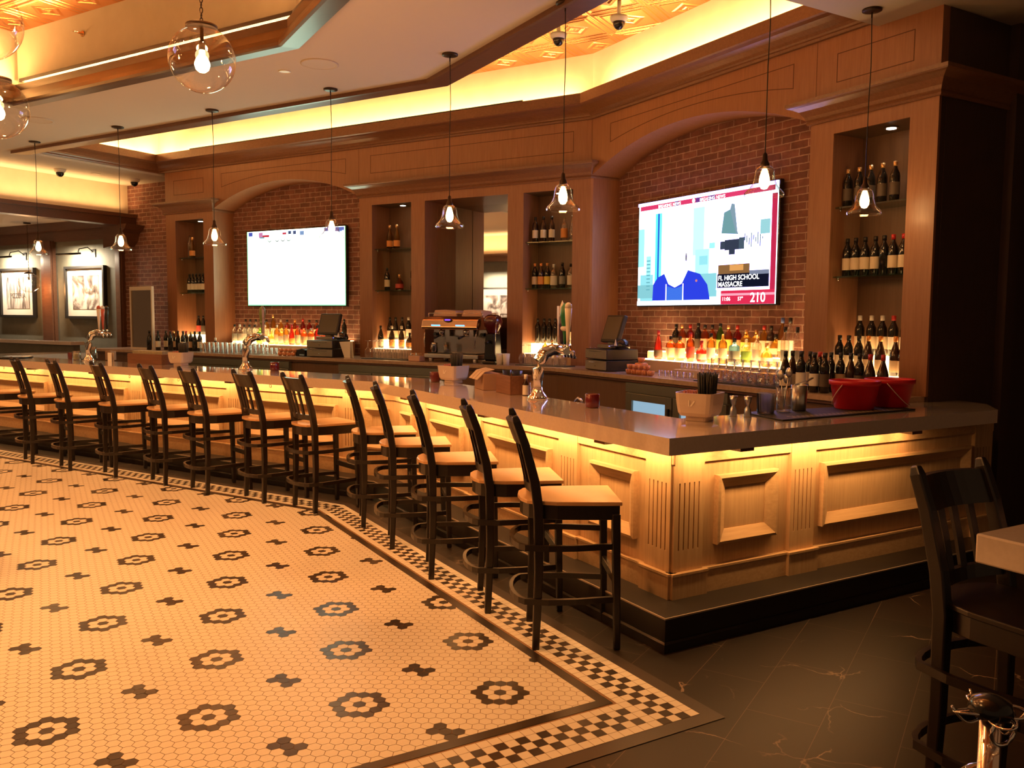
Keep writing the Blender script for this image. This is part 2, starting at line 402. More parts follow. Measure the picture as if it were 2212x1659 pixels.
t=MB(); t.box(-12,8,-12,5,4.66,4.7); struct('ceiling',t,TIN,FL,'embossed copper tin ceiling above the lit coves')
cv=MB()
backpath=[pL(6.9,.62),pL(6.9,2.92),V(2.92),pR(1.1,2.92),pR(1.1,.62)]
cv.sweep(backpath,[(-.03,3.97),(-.01,3.97),(-.01,4.66),(-.03,4.66)])
struct('wall_back',cv,PLASTER,None,'cream cove wall above the back bar crown')
cv=MB(); cv.sweep([pR(1.1,.66),V(.66),pL(6.9,.66)],[(0,3.96),(.05,3.96),(.05,4.66),(0,4.66)]); struct('wall_front',cv,PLASTER)
frontpath=[pL(4.3,-6.4),pL(4.3,-.7),V(-.7),pR(-4,-.7)]
cv=MB(); cv.sweep(frontpath,[(-.03,3.96),(.02,3.96),(.02,4.66),(-.03,4.66)]); struct('wall_front',cv,PLASTER,None,'orange lit cove wall over the dining floor')
# crowns and trims round the trays
crown=[(0,3.93),(.03,3.93),(.036,3.95),(.028,3.965),(.035,3.98),(.05,4.0),(.09,4.03),(.14,4.055),(.185,4.065),(.2,4.075),(.2,4.185),(.18,4.185),(.18,4.1),(0,4.1)]
b=MB(); b.sweep(backpath,crown); struct('trim_1',b,CROWNWOOD,None,'brown crown moulding round the lit tray above the back bar')
b=MB(); b.sweep([pR(1.1,.60),V(.60),pL(6.9,.60)],[(0,3.86),(0,3.93),(.26,3.97),(.27,3.95),(.25,3.885),(.03,3.86)]); struct('trim_2',b,DARKWOOD,None,'dark trim along the inner soffit edge')
b=MB(); b.sweep(frontpath,[(0,3.875),(.155,3.855),(.18,3.862),(.18,3.89),(.165,3.93),(.13,3.98),(.10,4.02),(.10,4.09),(.07,4.09),(.07,3.95),(0,3.95)]); struct('trim_3',b,DARKERWOOD,None,'dark crown moulding round the lit tray over the dining floor')
led=MB(); led.sweep([pL(4.2,-.68),V(-.68),pR(3.45,-.68)],[(.03,4.13),(.075,4.13),(.075,4.165),(.03,4.165)])
tag(obj('light_channel',led,BLACK),'black light channel on the orange cove wall over the dining floor','light fitting')
led=MB(); led.sweep([pL(5.9,2.92),pL(.05,2.92)],[(.185,4.186),(.2,4.186),(.2,4.2),(.185,4.2)])
tag(obj('light_channel',led,BLACK),'thin dark light channel resting on the back bar crown','light fitting')
K=1.0
arealight('cove_light',FL,(-3.1,2.82,4.13),7.4,.05,145*K)
arealight('cove_light',FL,(-6.8,1.8,4.13),.05,2.0,40*K)
arealight('cove_light',FR,(-2.9,2.82,4.13),3.2,.05,75*K)
arealight('cove_light',FL,(-3.4,.80,4.0),6.2,.05,40*K)
arealight('cove_light',FR,(-2.6,.80,4.0),2.6,.05,25*K)
arealight('cove_light',FL,(-2.1,-.745,4.10),4.1,.03,130*K,AMBER)
arealight('cove_light',FR,(-1.2,-.745,4.10),4.5,.03,140*K,AMBER)
arealight('cove_light',FL,(-4.2,-3.2,4.10),.04,4.6,95*K,AMBER)
# ---- back wall: brick in the two arches and beside the left cabinet, grey wall beyond
def wallR(name,r0,r1,e,z0,z1,m,th=.12,lab=None):
    b=MB(); b.box(-max(r0,r1),-min(r0,r1),e,e+th,z0,z1); return struct(name,b,m,FR,lab)
def wallL(name,s0,s1,e,z0,z1,m,th=.12,lab=None):
    b=MB(); b.box(-max(s0,s1),-min(s0,s1),e,e+th,z0,z1); return struct(name,b,m,FL,lab)
BD=3.32
wallR('wall_back',1.55,4.98,BD,1.0,3.9,BRICK,lab='brick wall behind the news television')
wallL('wall_back',2.6,5.75,BD,1.0,3.9,BRICK,lab='brick wall behind the white-out television')
wallL('wall_back',6.6,8.42,BD,0,3.9,BRICK,lab='brick wall left of the back bar')
wallL('wall_back',8.42,19,BD,0,3.9,GREYWALL,lab='grey wall with framed photographs')
wallL('wall_back',-1.2,8.4,3.75,0,4.7,DARKWALL)
wallR('wall_back',.5,5.4,3.75,0,4.7,DARKWALL)
# right side: end of the back bar and dark wall
b=MB(); b.box(-.60,-.57,3.0,8,0,3.9); struct('wall_right',b,DARKWALL,FR,'dark panelled wall right of the back bar')
b=MB(); b.box(-.57,5,4.6,4.7,0,3.9); struct('wall_right',b,DARKWALL,FR)
b=MB(); b.box(-14,3,-6.5,-6.4,0,3.36); struct('wall_front',b,GREYWALL,FL,'grey wall facing the bar behind the viewer')
b=MB(); b.box(-14,3,-6.5,-6.4,3.36,4.7); struct('wall_front',b,PLASTER,FL)
b=MB(); b.box(-14,3,-6.4,-6.15,3.19,3.37); b.box(-14,3,-6.15,-6.11,3.33,3.39); struct('trim_10',b,DARKWOOD,FL,'dark beam on the wall facing the bar')
arealight('cove_light',FL,(-6.5,-6.2,3.395),7.0,.05,90*K,spread=radians(140))
# ---- frieze with arches
def archpts(x0,x1,z,rise,n=24):
    h=(x1-x0)/2; R=(h*h+rise*rise)/(2*rise); cx=(x0+x1)/2; cz=z+rise-R; a=math.asin(h/R)
    return [(cx+R*sin(-a+2*a*i/n), cz+R*cos(-a+2*a*i/n)) for i in range(n+1)]
def groove(mb, pts, closed=True, w=.007, y=2.92):
    n=len(pts)
    for i in range(n if closed else n-1):
        a=Vector(pts[i]); c=Vector(pts[(i+1)%n]); d=(c-a).normalized(); nn=Vector((-d.y,d.x))*w/2; a=a-d*w/2; c=c+d*w/2
        mb.prismy([tuple(a+nn),tuple(a-nn),tuple(c-nn),tuple(c+nn)], y-.0012, y+.002, 1)
def archpanel(x0,x1): return [(x0,3.62)]+[(x,z) for x,z in archpts(x0,x1,3.62,.125)[1:-1]]+[(x1,3.62),(x1,3.82),(x0,3.82)]
f=MB()
xb=.2557*2.92
f.prismy([(-6.76,3.3),(-5.65,3.3)]+archpts(-5.65,-2.71,3.3,.33)[1:-1]+[(-2.71,3.3),(xb,3.3),(xb,3.96),(-6.76,3.96)],2.92,BD)
groove(f,[(-6.55,3.57),(-5.85,3.57),(-5.85,3.79),(-6.55,3.79)]); groove(f,archpanel(-5.44,-2.95)); groove(f,[(-2.51,3.59),(.52,3.59),(.52,3.82),(-2.51,3.82)])
for x in (-5.645,-2.715): groove(f,[(x,3.3),(x,3.94)],False,.004)
struct('trim_4',f,[OAK,GROOVE],FL,'oak frieze over the left part of the back bar')
f=MB(); xr=-(4.05+.2557*2.92)
f.prismy([(xr,3.3)]+archpts(xr+.02,-1.70,3.3,.33)[1:-1]+[(-1.70,3.3),(-.575,3.3),(-.575,3.96),(xr,3.96)],2.92,BD)
groove(f,archpanel(-4.44,-1.90)); groove(f,[(-1.46,3.57),(-.79,3.57),(-.79,3.79),(-1.46,3.79)])
for x in (xr+.012,-1.66): groove(f,[(x,3.3),(x,3.94)],False,.004)
struct('trim_5',f,[OAK,GROOVE],FR,'oak frieze over the right part of the back bar')
# ---- header beam over the opening on the left, far room behind it
b=MB(); b.box(-8.5,-8.3,-8,BD,3.36,3.92); struct('wall_left',b,PLASTER,FL,'cream wall above the opening to the far dining room')
b=MB(); b.box(-8.3,-8.08,-8,BD,3.19,3.37); b.box(-8.08,-8.04,-8,BD,3.33,3.39); struct('trim_6',b,DARKWOOD,FL,'dark header beam over the opening on the left')
arealight('cove_light',FL,(-8.14,-.5,3.395),.05,7.4,46*K,spread=radians(130))
b=MB(); b.prismy([(-8.5,3.2),(-7.85,3.2),(-7.9,3.12),(-8.0,3.06),(-8.05,2.93),(-8.15,2.85),(-8.5,2.82)],BD-.35,BD+.001); struct('trim_7',b,DARKWOOD,FL,'dark corbel under the header beam')
b=MB(); b.box(-19,-8.5,-8,BD,3.36,3.4); struct('ceiling',b,SOFFIT,FL,'ceiling of the far dining room')
b=MB(); b.prismy([(-19,3.02),(-8.42,3.02),(-8.42,3.3),(-19,3.3)],BD-.03,BD+.001); b.prismy([(-19,3.22),(-8.42,3.22),(-8.42,3.36),(-19,3.36)],BD-.14,BD-.02); struct('trim_8',b,DARKWOOD,FL,'dark crown over the grey picture wall')
b=MB()
for s0,s1 in ((8.42,8.62),(10.5,10.9),(13.0,13.4)): b.box(-s1,-s0,BD-.06,BD,1.0,3.04); b.box(-s1+.14,-s0-.03,BD-.09,BD-.05,1.0,3.04)
struct('trim_9',b,DARKWOOD,FL,'dark posts dividing the grey picture wall')
# ---- cornices capping the three cabinets
corn=[(0,3.275),(.022,3.275),(.03,3.29),(.022,3.305),(.03,3.315),(.04,3.34),(.07,3.385),(.115,3.41),(.14,3.417),(.15,3.425),(.15,3.452),(0,3.452)]
# ================================================================== BACK BAR CABINETS
SPOTM=emis('small downlight lens',(1,.86,.66),14); LITM=emis('lit acrylic step',(1,.62,.25),11); LENSOFF=mat('ceiling lens',(.75,.68,.58),.4)
def niche_parts(t, x0,x1, F, shelves, depth, lit=True):
    """hollow display niche: side walls, back, head, sill, glass shelves, small downlight and lit step"""
    y0=2.92; y1=y0+depth
    b=MB(); b.box(x0,x1,y1-.015,y1,1.13,3.17); b.box(x0,x1,y0+.02,y1,3.17,3.19); obj('back_panel',b,NICHE,t)
    b=MB(); b.box(x0-.01,x0,y0+.02,y1,1.13,3.18); b.box(x1,x1+.01,y0+.02,y1,1.13,3.18); obj('side_panel',b,OAK,t)
    for z in shelves:
        b=MB(); b.box(x0+.002,x1-.002,y0+.05,y1-.02,z-.006,z+.006); sh=obj('glass_shelf',b,SHELFG,t); sh['label']='greenish glass shelf'
        for x in (x0+.012,x1-.012):
            b=MB(); b.lathe([(.008,-.02),(.008,0)],8,(x,y0+.10,z-.006)); obj('shelf_pin',b,CHROME,sh)
    b=MB(); b.lathe([(.052,0),(.052,.006),(.04,.008)],20,((x0+x1)/2+.06,y0+depth*.45,3.158)); dl=obj('downlight',b,STEEL,t)
    b=MB(); b.lathe([(.036,-.002),(.036,.001)],20,((x0+x1)/2+.06,y0+depth*.45,3.157)); obj('lens',b,SPOTM,dl)
    spotlight('niche_spot',F@T((x0+x1)/2+.06,y0+depth*.45,3.145),5,(1,.82,.6),75,.6)
    if lit:
        b=MB(); b.box(x0+.01,x1-.01,y0+.03,y1-.02,1.13,1.25); st=obj('light_step',b,mat('step front',(.75,.5,.32),.5),t)
        b=MB(); b.box(x0+.012,x1-.012,y0+.032,y1-.022,1.25,1.256); lt=obj('lit_top',b,LITM,st); lt['label']='glowing amber step top'
def facewall(t, xs, F, x0, x1, openings, y1=BD, extra=()):
    """face frame: everything between x0..x1, z 1.13..3.3 except the openings"""
    b=MB(); cur=x0
    for a,c in openings:
        b.box(cur,a,2.92,2.945,1.13,3.3); b.box(a,c,2.92,2.945,3.17,3.3); cur=c
    b.box(cur,x1,2.92,2.945,1.13,3.3)
    return b
SH=(2.03,2.585)
tA=thing('display_cabinet','oak back bar cabinet left of the white-out television, one niche','cabinet',FL)
b=facewall(tA,None,FL,-6.76,-5.65,[(-6.53,-5.87)]); b.box(-6.76,-6.735,2.945,BD,1.13,3.3); b.box(-5.675,-5.65,2.945,BD,1.13,3.3); obj('case',b,OAK,tA)
niche_parts(tA,-6.53,-5.87,FL,SH,.38)
b=MB(); b.sweep([pL(6.76,BD-.01),pL(6.76,2.92),pL(5.65,2.92),pL(5.65,BD-.01)],corn); obj('cornice',b,CROWNWOOD,tA,FL.inverted())
tB=thing('display_cabinet','oak back bar cabinet behind the espresso machine, two niches and a mirror','cabinet',FL)
b=facewall(tB,None,FL,-2.71,xb,[(-2.49,-1.83),(-1.61,-.36),(-.14,.52)]); b.box(-2.71,-2.685,2.945,BD,1.13,3.3)
obj('case',b,OAK,tB)
b=MB(); b.prism([w2(V(2.92)),w2(V(2.92)+uE*.4),w2(V(2.92)+uE*.4-uR*.02),w2(V(2.92)-uR*.02+uE*.02)],1.13,3.3); obj('end_panel',b,OAK,tB,FL.inverted())
niche_parts(tB,-2.49,-1.83,FL,SH,.38); niche_parts(tB,-.14,.52,FL,SH,.38)
b=MB(); b.box(-1.63,-1.61,2.945,3.64,1.13,3.18); b.box(-.36,-.34,2.945,3.64,1.13,3.18); b.box(-1.61,-.36,2.945,3.64,3.17,3.19); b.box(-1.612,-1.606,3.2,3.21,1.13,3.17); obj('mirror_recess',b,OAK,tB)
b=MB(); b.box(-1.61,-.36,3.62,3.64,1.13,3.17); mm=obj('mirror',b,MIRROR,tB); mm['label']='mirror at the back of the recess'
b=MB(); b.sweep([pL(2.71,BD-.01),pL(2.71,2.92),V(2.92),V(2.92)+uE*.38],corn); obj('cornice',b,CROWNWOOD,tB,FL.inverted())
tC=thing('display_cabinet','oak back bar cabinet right of the news television, full of wine','cabinet',FR)
b=facewall(tC,None,FR,-1.70,-.575,[(-1.47,-.80)]); b.box(-1.70,-1.675,2.945,BD,1.13,3.3); obj('case',b,OAK,tC)
b=MB(); b.box(-.60,-.575,2.945,4.2,0,3.3); sp=obj('end_panel',b,DARKWALL,tC); sp['label']='dark side of the cabinet'
niche_parts(tC,-1.47,-.80,FR,SH,.38)
b=MB(); b.sweep([pR(1.70,BD-.01),pR(1.70,2.92),pR(.575,2.92),pR(.575,4.2)],corn); obj('cornice',b,CROWNWOOD,tC,FR.inverted())
# ---- back counter
EF=2.36
cnt=thing('back_counter','long tan counter along the foot of the back bar','counter',FL)
b=MB(); pts=[pL(8.0,EF),V(EF),pR(.60,EF),pR(.60,BD),pR(1.7,BD),V(BD),pL(8.0,BD)]
b.prism([w2(p) for p in (pL(8.0,EF),V(EF),V(BD),pL(8.0,BD))],1.09,1.13); b.prism([w2(p) for p in (V(EF),pR(.60,EF),pR(.60,BD),V(BD))],1.09,1.13)
obj('countertop',b,noisy('tan counter stone',(.50,.34,.24),(.44,.29,.2),30,.25,0),cnt,FL.inverted())
b=MB(); b.sweep([pL(8.0,EF+.06),V(EF+.06),pR(.6,EF+.06)],[(0,.0),(0,1.09),(-.03,1.09),(-.03,0)]); obj('front_panel',b,NICHE,cnt,FL.inverted())
b=MB(); b.sweep([pL(8.0,EF+.02),V(EF+.02),pR(.6,EF+.02)],[(0,1.065),(0,1.09),(-.03,1.09),(-.03,1.065)]); obj('edge_rail',b,DARKWOOD,cnt,FL.inverted())
# lit steps under the televisions
def litstep(F,x0,x1,label):
    t=thing('bottle_step',label,'shelf',F)
    m=mat('step face',(.74,.52,.36),.45)
    b=MB(); b.box(x0,x1,2.96,BD-.01,1.131,1.25); b.box(x0,x1,3.14,BD-.01,1.25,1.33); obj('step_body',b,m,t)
    b=MB(); b.box(x0+.01,x1-.01,2.97,3.135,1.25,1.256); o=obj('lit_top',b,LITM,t); o['label']='glowing amber step top'
    b=MB(); b.box(x0+.01,x1-.01,3.145,BD-.02,1.33,1.336); o=obj('lit_top',b,LITM,t); o['label']='glowing amber step top'
litstep(FL,-5.45,-3.15,'glowing two tier bottle step under the white-out television')
litstep(FR,-4.0,-1.78,'glowing two tier bottle step under the news television')
arealight('step_glow',FL,(-4.3,3.05,1.262),2.2,.14,14,AMBER); arealight('step_glow',FR,(-2.9,3.05,1.262),2.1,.14,14,AMBER)
# coolers under the back counter
STG=mat('grey green steel',(.24,.235,.19),.3,.6)
def cooler(F,x0,x1,label,z1=1.06,window=None,doors=1):
    t=thing('back_bar_cooler',label,'cooler',F,(0,0,0))
    b=MB(); b.box(x0,x1,EF+.03,EF+.058,.0,z1); b.box(x0,x1,EF+.005,EF+.03,z1-.09,z1); obj('cabinet',b,STG,t)
    w=(x1-x0)/doors
    for d in range(doors):
        a,c=x0+w*d+.008,x0+w*(d+1)-.008
        b=MB()
        if window:
            wx0,wx1,wz0,wz1=a+.09,c-.09,.3,z1-.17
            b.box(a,wx0,EF,EF+.03,.1,z1-.1); b.box(wx1,c,EF,EF+.03,.1,z1-.1); b.box(wx0,wx1,EF,EF+.03,wz1,z1-.1); b.box(wx0,wx1,EF,EF+.03,.1,wz0)
        else: b.box(a,c,EF,EF+.03,.1,z1-.1)
        dr=obj('door',b,STG,t,bevel=.003)
        b=MB(); b.box(c-.035,c-.015,EF-.03,EF-.01,z1-.42,z1-.2); b.box(c-.03,c-.02,EF-.012,EF,z1-.41,z1-.395); b.box(c-.03,c-.02,EF-.012,EF,z1-.225,z1-.21); obj('handle',b,BLACK,dr)
        if window:
            b=MB(); b.box(wx0,wx1,EF+.012,EF+.016,wz0,wz1); obj('window_pane',b,GLASS,dr)
            b=MB(); b.box(wx0,wx1,EF+.025,EF+.029,wz0,wz1); gl=obj('lit_interior',b,emis('cold fridge light',(.42,.66,.85),.9),t); gl['label']='cold blue lit fridge interior'
    return t
cooler(FL,-2.6,-.9,'grey green steel cooler under the counter beside the espresso machine',doors=3)
cooler(FL,-6.6,-3.5,'grey green steel cooler under the left stretch of the back counter',doors=3)
cooler(FR,-3.38,-2.0,'steel cooler with two lit glass doors below the news television',window=True,doors=2)
# ================================================================== FRONT BAR
bar=thing('bar','long angled bar with cream stone top and pale oak panelled front','bar',FR)
IR=FR.inverted()
def line(d,end=3.2,left=7.9): return [pL(left,d),V(d),pR(d,d),pR(d,end)]
def ring(mb,d0,d1,z0,z1,m=0,end=3.2,left=7.9):
    a,c=line(d0,end,left),line(d1,end,left)
    for i in range(3): mb.prism([w2(a[i]),w2(a[i+1]),w2(c[i+1]),w2(c[i])],z0,z1,m)
    return mb
b=MB()
for quad in ([pL(7.9,0),V(0),V(.62),pL(7.9,.62)],[V(0),pR(0,0),pR(.62,.62),V(.62)],[pR(0,0),pR(.03,2.89),pR(.30,3.22),pR(.62,3.3),pR(.62,.62)]): b.prism([w2(p) for p in quad],1.003,1.091)
ct=obj('countertop',b,QUARTZ,bar,IR); ct['label']='polished cream stone countertop'
b=MB(); b.sweep([pL(7.9,.002),V(.002),pR(.002,.002),pR(.03,2.89)],[(0,1.004),(-.02,1.004),(-.02,1.09),(0,1.09)])
# plinth
b=MB(); ring(b,0,.9,.05,.172); obj('plinth',b,STONE,bar,IR)
b=MB(); b.sweep(line(0)[:],[(.001,.05),(.001,.168),(-.01,.168),(-.01,.05)]); b.sweep(line(0),[(.016,0),(.016,.045),(.008,.055),(-.01,.055),(-.01,0)]); pf=obj('plinth_face',b,STONEB,bar,IR); pf['label']='black stone face of the plinth'
b=MB(); b.sweep(line(0),[(.003,.168),(.003,.176),(-.004,.176),(-.004,.168)]); obj('edge_strip',b,EDGE,bar,IR)
# oak front
b=MB(); ring(b,.25,.30,.17,1.003); obj('front_board',b,BAROAK,bar,IR)
b=MB(); ring(b,.60,.64,0,1.003); ring(b,.58,.62,.98,1.003); obj('inner_board',b,NICHE,bar,IR)
b=MB(); ring(b,.222,.26,.172,.30); ring(b,.216,.26,.30,.312); obj('baseboard',b,BAROAKX,bar,IR)
b=MB(); ring(b,.228,.26,.905,1.003); obj('top_rail',b,BAROAKX,bar,IR)
def pil(mb,xc,w,face,F,n=5):
    """fluted pilaster on face plane y=face of frame F, drawn towards -y"""
    st=len(mb.v); y0,y1=face-.026,face+.01; x0,x1=xc-w/2,xc+w/2
    mb.box(x0,x1,y0,y1,.17,.43); mb.box(x0,x1,y0,y1,.80,1.003); mb.box(x0,x1,y0+.012,y1,.43,.80)
    g0=xc-w*.33; gw=w*.66/(n-1); e=.0045; cur=x0
    for i in range(n): mb.box(cur,g0+i*gw-e,y0,y0+.012,.43,.80); cur=g0+i*gw+e
    mb.box(cur,x1,y0,y0+.012,.43,.80)
    mb.box(x0-.02,x1+.02,y0-.022,y1,.17,.30); mb.box(x0-.024,x1+.024,y0-.028,y1,.30,.313)
def raised(mb,x0,x1,face,z0=.43,z1=.82):
    """bolection frame: proud outer edge sloping in to a flat panel"""
    o=.055; y0=face-.036; 
    O=[(x0,z0),(x1,z0),(x1,z1),(x0,z1)]; I2=[(x0+.016,z0+.016),(x1-.016,z0+.016),(x1-.016,z1-.016),(x0+.016,z1-.016)]; I=[(x0+.075,z0+.075),(x1-.075,z0+.075),(x1-.075,z1-.075),(x0+.075,z1-.075)]
    for i in range(4):
        j=(i+1)%4
        for A,ya,Bq,yb in ((O,face,O,y0),(O,y0,I2,y0-.004),(I2,y0-.004,I,face-.006),(I,face-.006,I,face)):
            mb.poly([(A[i][0],ya,A[i][1]),(A[j][0],ya,A[j][1]),(Bq[j][0],yb,Bq[j][1]),(Bq[i][0],yb,Bq[i][1])])
FE=frame(pR(0,0),uE)          # end run of the bar: local x along the end, y away from the room
for F,plist,panels in ((FR,[(-.345,.21),(-1.225,.21),(-2.50,.21),(-3.50,.21)],[(-.98,-.54),(-2.28,-1.44),(-3.30,-2.72),(-3.95,-3.68)]),
                       (FL,[(-.47,.21),(-2.12,.21),(-3.77,.21),(-5.42,.21),(-7.07,.21)],[(-.30,-.02),(-1.93,-.66),(-3.58,-2.31),(-5.23,-3.96),(-6.88,-5.61)]),
                       (FE,[(.345,.21),(1.24,.21),(3.08,.21)],[(.55,1.02),(1.41,2.93)])):
    for xc,w in plist:
        b=MB(); pil(b,xc,w,.25,F); obj('pilaster',b,BAROAK,bar,IR@F)
    for x0,x1 in panels:
        b=MB(); raised(b,x0,x1,.25); obj('raised_panel',b,BAROAKX,bar,IR@F)
for F,xs in ((FL,(-.9,-1.95,-3.15,-4.3,-5.6)),(FE,(.55,2.0)),(FR,(-.6,-2.0,-3.4))):
    for x in xs:
        b=MB(); b.box(x-.05,x+.05,.012,.2,.985,1.003); obj('bracket',b,DARKWOOD,bar,IR@F)
for x in (-.35,-1.35,-1.62,-2.4,-2.75,-3.6,-4.1,-4.9,-5.5,-6.2):
    b=MB(); b.tube([(x+.014*cos(a*pi/8),.03,.985+.016*sin(a*pi/8)) for a in range(16)],.0025,6,closed=True); obj('purse_hook',b,BRONZE,bar,IR@FL)
TILT=Matrix.Rotation(radians(25),4,'X')
arealight('under_counter_light',FR,(-2.1,.125,.992),3.8,.03,34*K,WARM,rot=TILT)
arealight('under_counter_light',FL,(-3.9,.125,.992),7.6,.03,48*K,WARM,rot=TILT)
arealight('under_counter_light',FE,(1.22,.125,.992),1.9,.03,17*K,WARM,rot=TILT)
# bar return at the far left and low partition behind it
b=MB(); b.box(-7.9,-7.25,.62,2.0,1.003,1.091); rt=thing('bar_return','short stone topped bar return at the far left end','bar',FL); obj('countertop',b,QUARTZ,rt)
b=MB(); b.box(-7.85,-7.3,.66,1.96,0,1.003); obj('body',b,wood('red brown wood',(.17,.06,.03),(.12,.04,.02),'x'),rt)
lp=thing('low_partition','low grey partition with a cream cap in front of the picture wall','partition',FL)
b=MB(); b.box(-16,-8.7,2.5,2.62,0,1.16); obj('body',b,GREYWALL,lp); b=MB(); b.box(-16,-8.66,2.44,2.68,1.16,1.22); obj('cap',b,QUARTZ,lp,bevel=.004)
# ================================================================== BAR STOOLS
def make_stool(label, F, loc, rot):
    t=thing('bar_stool',label,'bar stool',F,loc,rot,'dark wooden bar stools with tan seats')
    # origin: floor between the two rear legs; +y towards the seat front
    b=MB(); sp=[(-.175,-.01),(-.205,.10),(-.215,.30),(-.215,.43),(.215,.43),(.215,.30),(.205,.10),(.175,-.01)]+[(.175*cos(a),-.01-.075*sin(a)) for a in (pi/6,pi/3,pi/2,2*pi/3,5*pi/6)]
    b.prism(sp,.742,.762); st=obj('seat',b,SEATTAN,t,bevel=.004); st['label']='tan wooden seat'
    b=MB(); b.prism([(x*.955,(y-.2)*.955+.2) for x,y in sp],.668,.742); obj('apron',b,ESPRESSO,t,bevel=.003)
    for sx in (-1,1):
        b=MB(); b.bar([(sx*.2,0,0),(sx*.196,.012,.40),(sx*.19,.008,.72),(sx*.188,-.012,.86),(sx*.187,-.062,1.05),(sx*.186,-.105,1.165),(sx*.186,-.114,1.195)],[.034,.040,.044,.044,.04,.038,.026],[.036,.044,.05,.05,.044,.04,.026]); obj('rear_leg',b,ESPRESSO,t,bevel=.006)
        b=MB(); b.bar([(sx*.205,.415,0),(sx*.196,.40,.70)],[.034,.044],[.034,.044]); obj('front_leg',b,ESPRESSO,t,bevel=.006)
    n=8
    def arcb(z0,z1,bow,y0,y1,th):
        b=MB(); P=[]
        for i in range(n+1):
            u=-1+2*i/n; P.append((u*.178,-bow*(1-u*u),0))
        for i in range(n):
            (xa,ya,_),(xb_,yb,_)=P[i],P[i+1]
            b.v+= [(xa,ya+y0,z0),(xb_,yb+y0,z0),(xb_,yb+y0+th,z0),(xa,ya+y0+th,z0),(xa,ya+y1,z1),(xb_,yb+y1,z1),(xb_,yb+y1+th,z1),(xa,ya+y1+th,z1)]
            k=len(b.v)-8
            for qd in ((0,1,2,3),(7,6,5,4),(0,4,5,1),(1,5,6,2),(2,6,7,3),(3,7,4,0)): b.face([k+w for w in qd])
        return b
    obj('top_rail',arcb(1.045,1.158,.032,-.075,-.118,.024),ESPRESSO,t)
    obj('lower_rail',arcb(.80,.845,.03,-.018,-.026,.022),ESPRESSO,t)
    for x in (-.085,0,.085):
        bo=.032*(1-(x/.178)**2); b=MB(); b.bar([(x,-.012-bo,.83),(x,-.035-bo,.94),(x,-.066-bo,1.06)],.034,.012); obj('slat',b,ESPRESSO,t)
    for z,nm in ((.255,'foot_hoop'),(.53,'upper_hoop')):
        P=[(.19,.40,z)]+[(.222,.20,z),(.226,.06,z)]+[(.215*cos(a),-.03-.085*sin(a),z) for a in [pi*i/10 for i in range(1,10)]]+[(-.226,.06,z),(-.222,.20,z),(-.19,.40,z)]
        b=MB(); b.bar(P,.020,.030); obj(nm,b,ESPRESSO,t)
    b=MB(); b.box(-.185,.185,.395,.42,.33,.375); obj('foot_rail',b,ESPRESSO,t,bevel=.003)
    return t
sR=[(.35,-.55,-27,'nearest bar stool of the row, closest to the bar corner'),(.93,-.51,-22,'second bar stool back from the bar corner'),(1.65,-.53,-22,'third bar stool back from the bar corner'),(2.43,-.48,-20,'fourth bar stool back from the bar corner'),(3.13,-.44,-18,'fifth bar stool back, just before the bend in the bar')]
sL=[(.06,-.69,-20,'first bar stool left of the bend in the bar'),(.72,-.65,-19,'second bar stool left of the bend in the bar'),(1.45,-.67,-19,'third bar stool left of the bend in the bar'),(2.13,-.62,-19,'fourth bar stool left of the bend in the bar'),(2.9,-.64,-19,'fifth bar stool left of the bend in the bar'),(3.65,-.67,-19,'sixth bar stool left of the bend in the bar'),(4.4,-.65,-19,'seventh bar stool left of the bend in the bar'),(5.2,-.62,-17,'eighth bar stool left of the bend, cut by the left picture edge')]
stool0=None
for F,lst in ((FR,sR),(FL,sL)):
    for s,e,ro,lab in lst:
        a=radians(ro); x,y=-s-.2*cos(a), e-.2*sin(a)
        M=F@T(x,y,0)@RZ(a)
        if stool0 is None: stool0=make_stool(lab,F,(x,y,0),a)
        else: dup(stool0,M,lab)
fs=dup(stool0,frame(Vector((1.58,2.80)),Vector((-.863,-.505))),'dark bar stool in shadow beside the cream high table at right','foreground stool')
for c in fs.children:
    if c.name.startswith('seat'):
        c.data=c.data.copy(); c.data.materials[0]=ESPRESSO; c['label']='dark seat'  # this seat swaps the tan for the dark colour of the stool frame
# table at the right edge
tb=thing('high_table','cream stone topped high table cut by the right picture edge','table',FW,(0,0,0))
b=MB(); p0=Vector((1.385,2.465)); b.prism([w2(p) for p in (p0,p0+uE*1.1,p0+uE*1.1-uR*.75,p0-uR*.75)],.963,1.052); obj('table_top',b,QUARTZ,tb,bevel=.006)
b=MB(); c=p0+uE*.55-uR*.375; b.lathe([(.24,0),(.24,.015),(.05,.03),(.04,.06),(.04,.93),(.2,.95),(.2,.963)],24,(c.x,c.y,0)); obj('pedestal',b,BLACK,tb)
# chair leg peeping in at the left edge
ch=thing('dining_chair','dark chair at the left picture edge with only its leg in view','chair',FW,(-3.62,5.62,0),radians(40))
b=MB(); b.bar([(0,0,0),(.012,0,.45)],[.03,.042],[.03,.042]); obj('leg',b,ESPRESSO,ch)
for x,y in ((-.42,0),(-.42,-.4),(0,-.4)):
    b=MB(); b.bar([(x,y,0),(x,y,.45)],[.03,.042],[.03,.042]); obj('leg',b,ESPRESSO,ch)
b=MB(); b.box(-.45,.03,-.43,.03,.42,.46); obj('seat',b,ESPRESSO,ch,bevel=.008)
b=MB(); b.box(-.45,-.41,-.43,.03,.46,.95); obj('backrest',b,ESPRESSO,ch,bevel=.008)
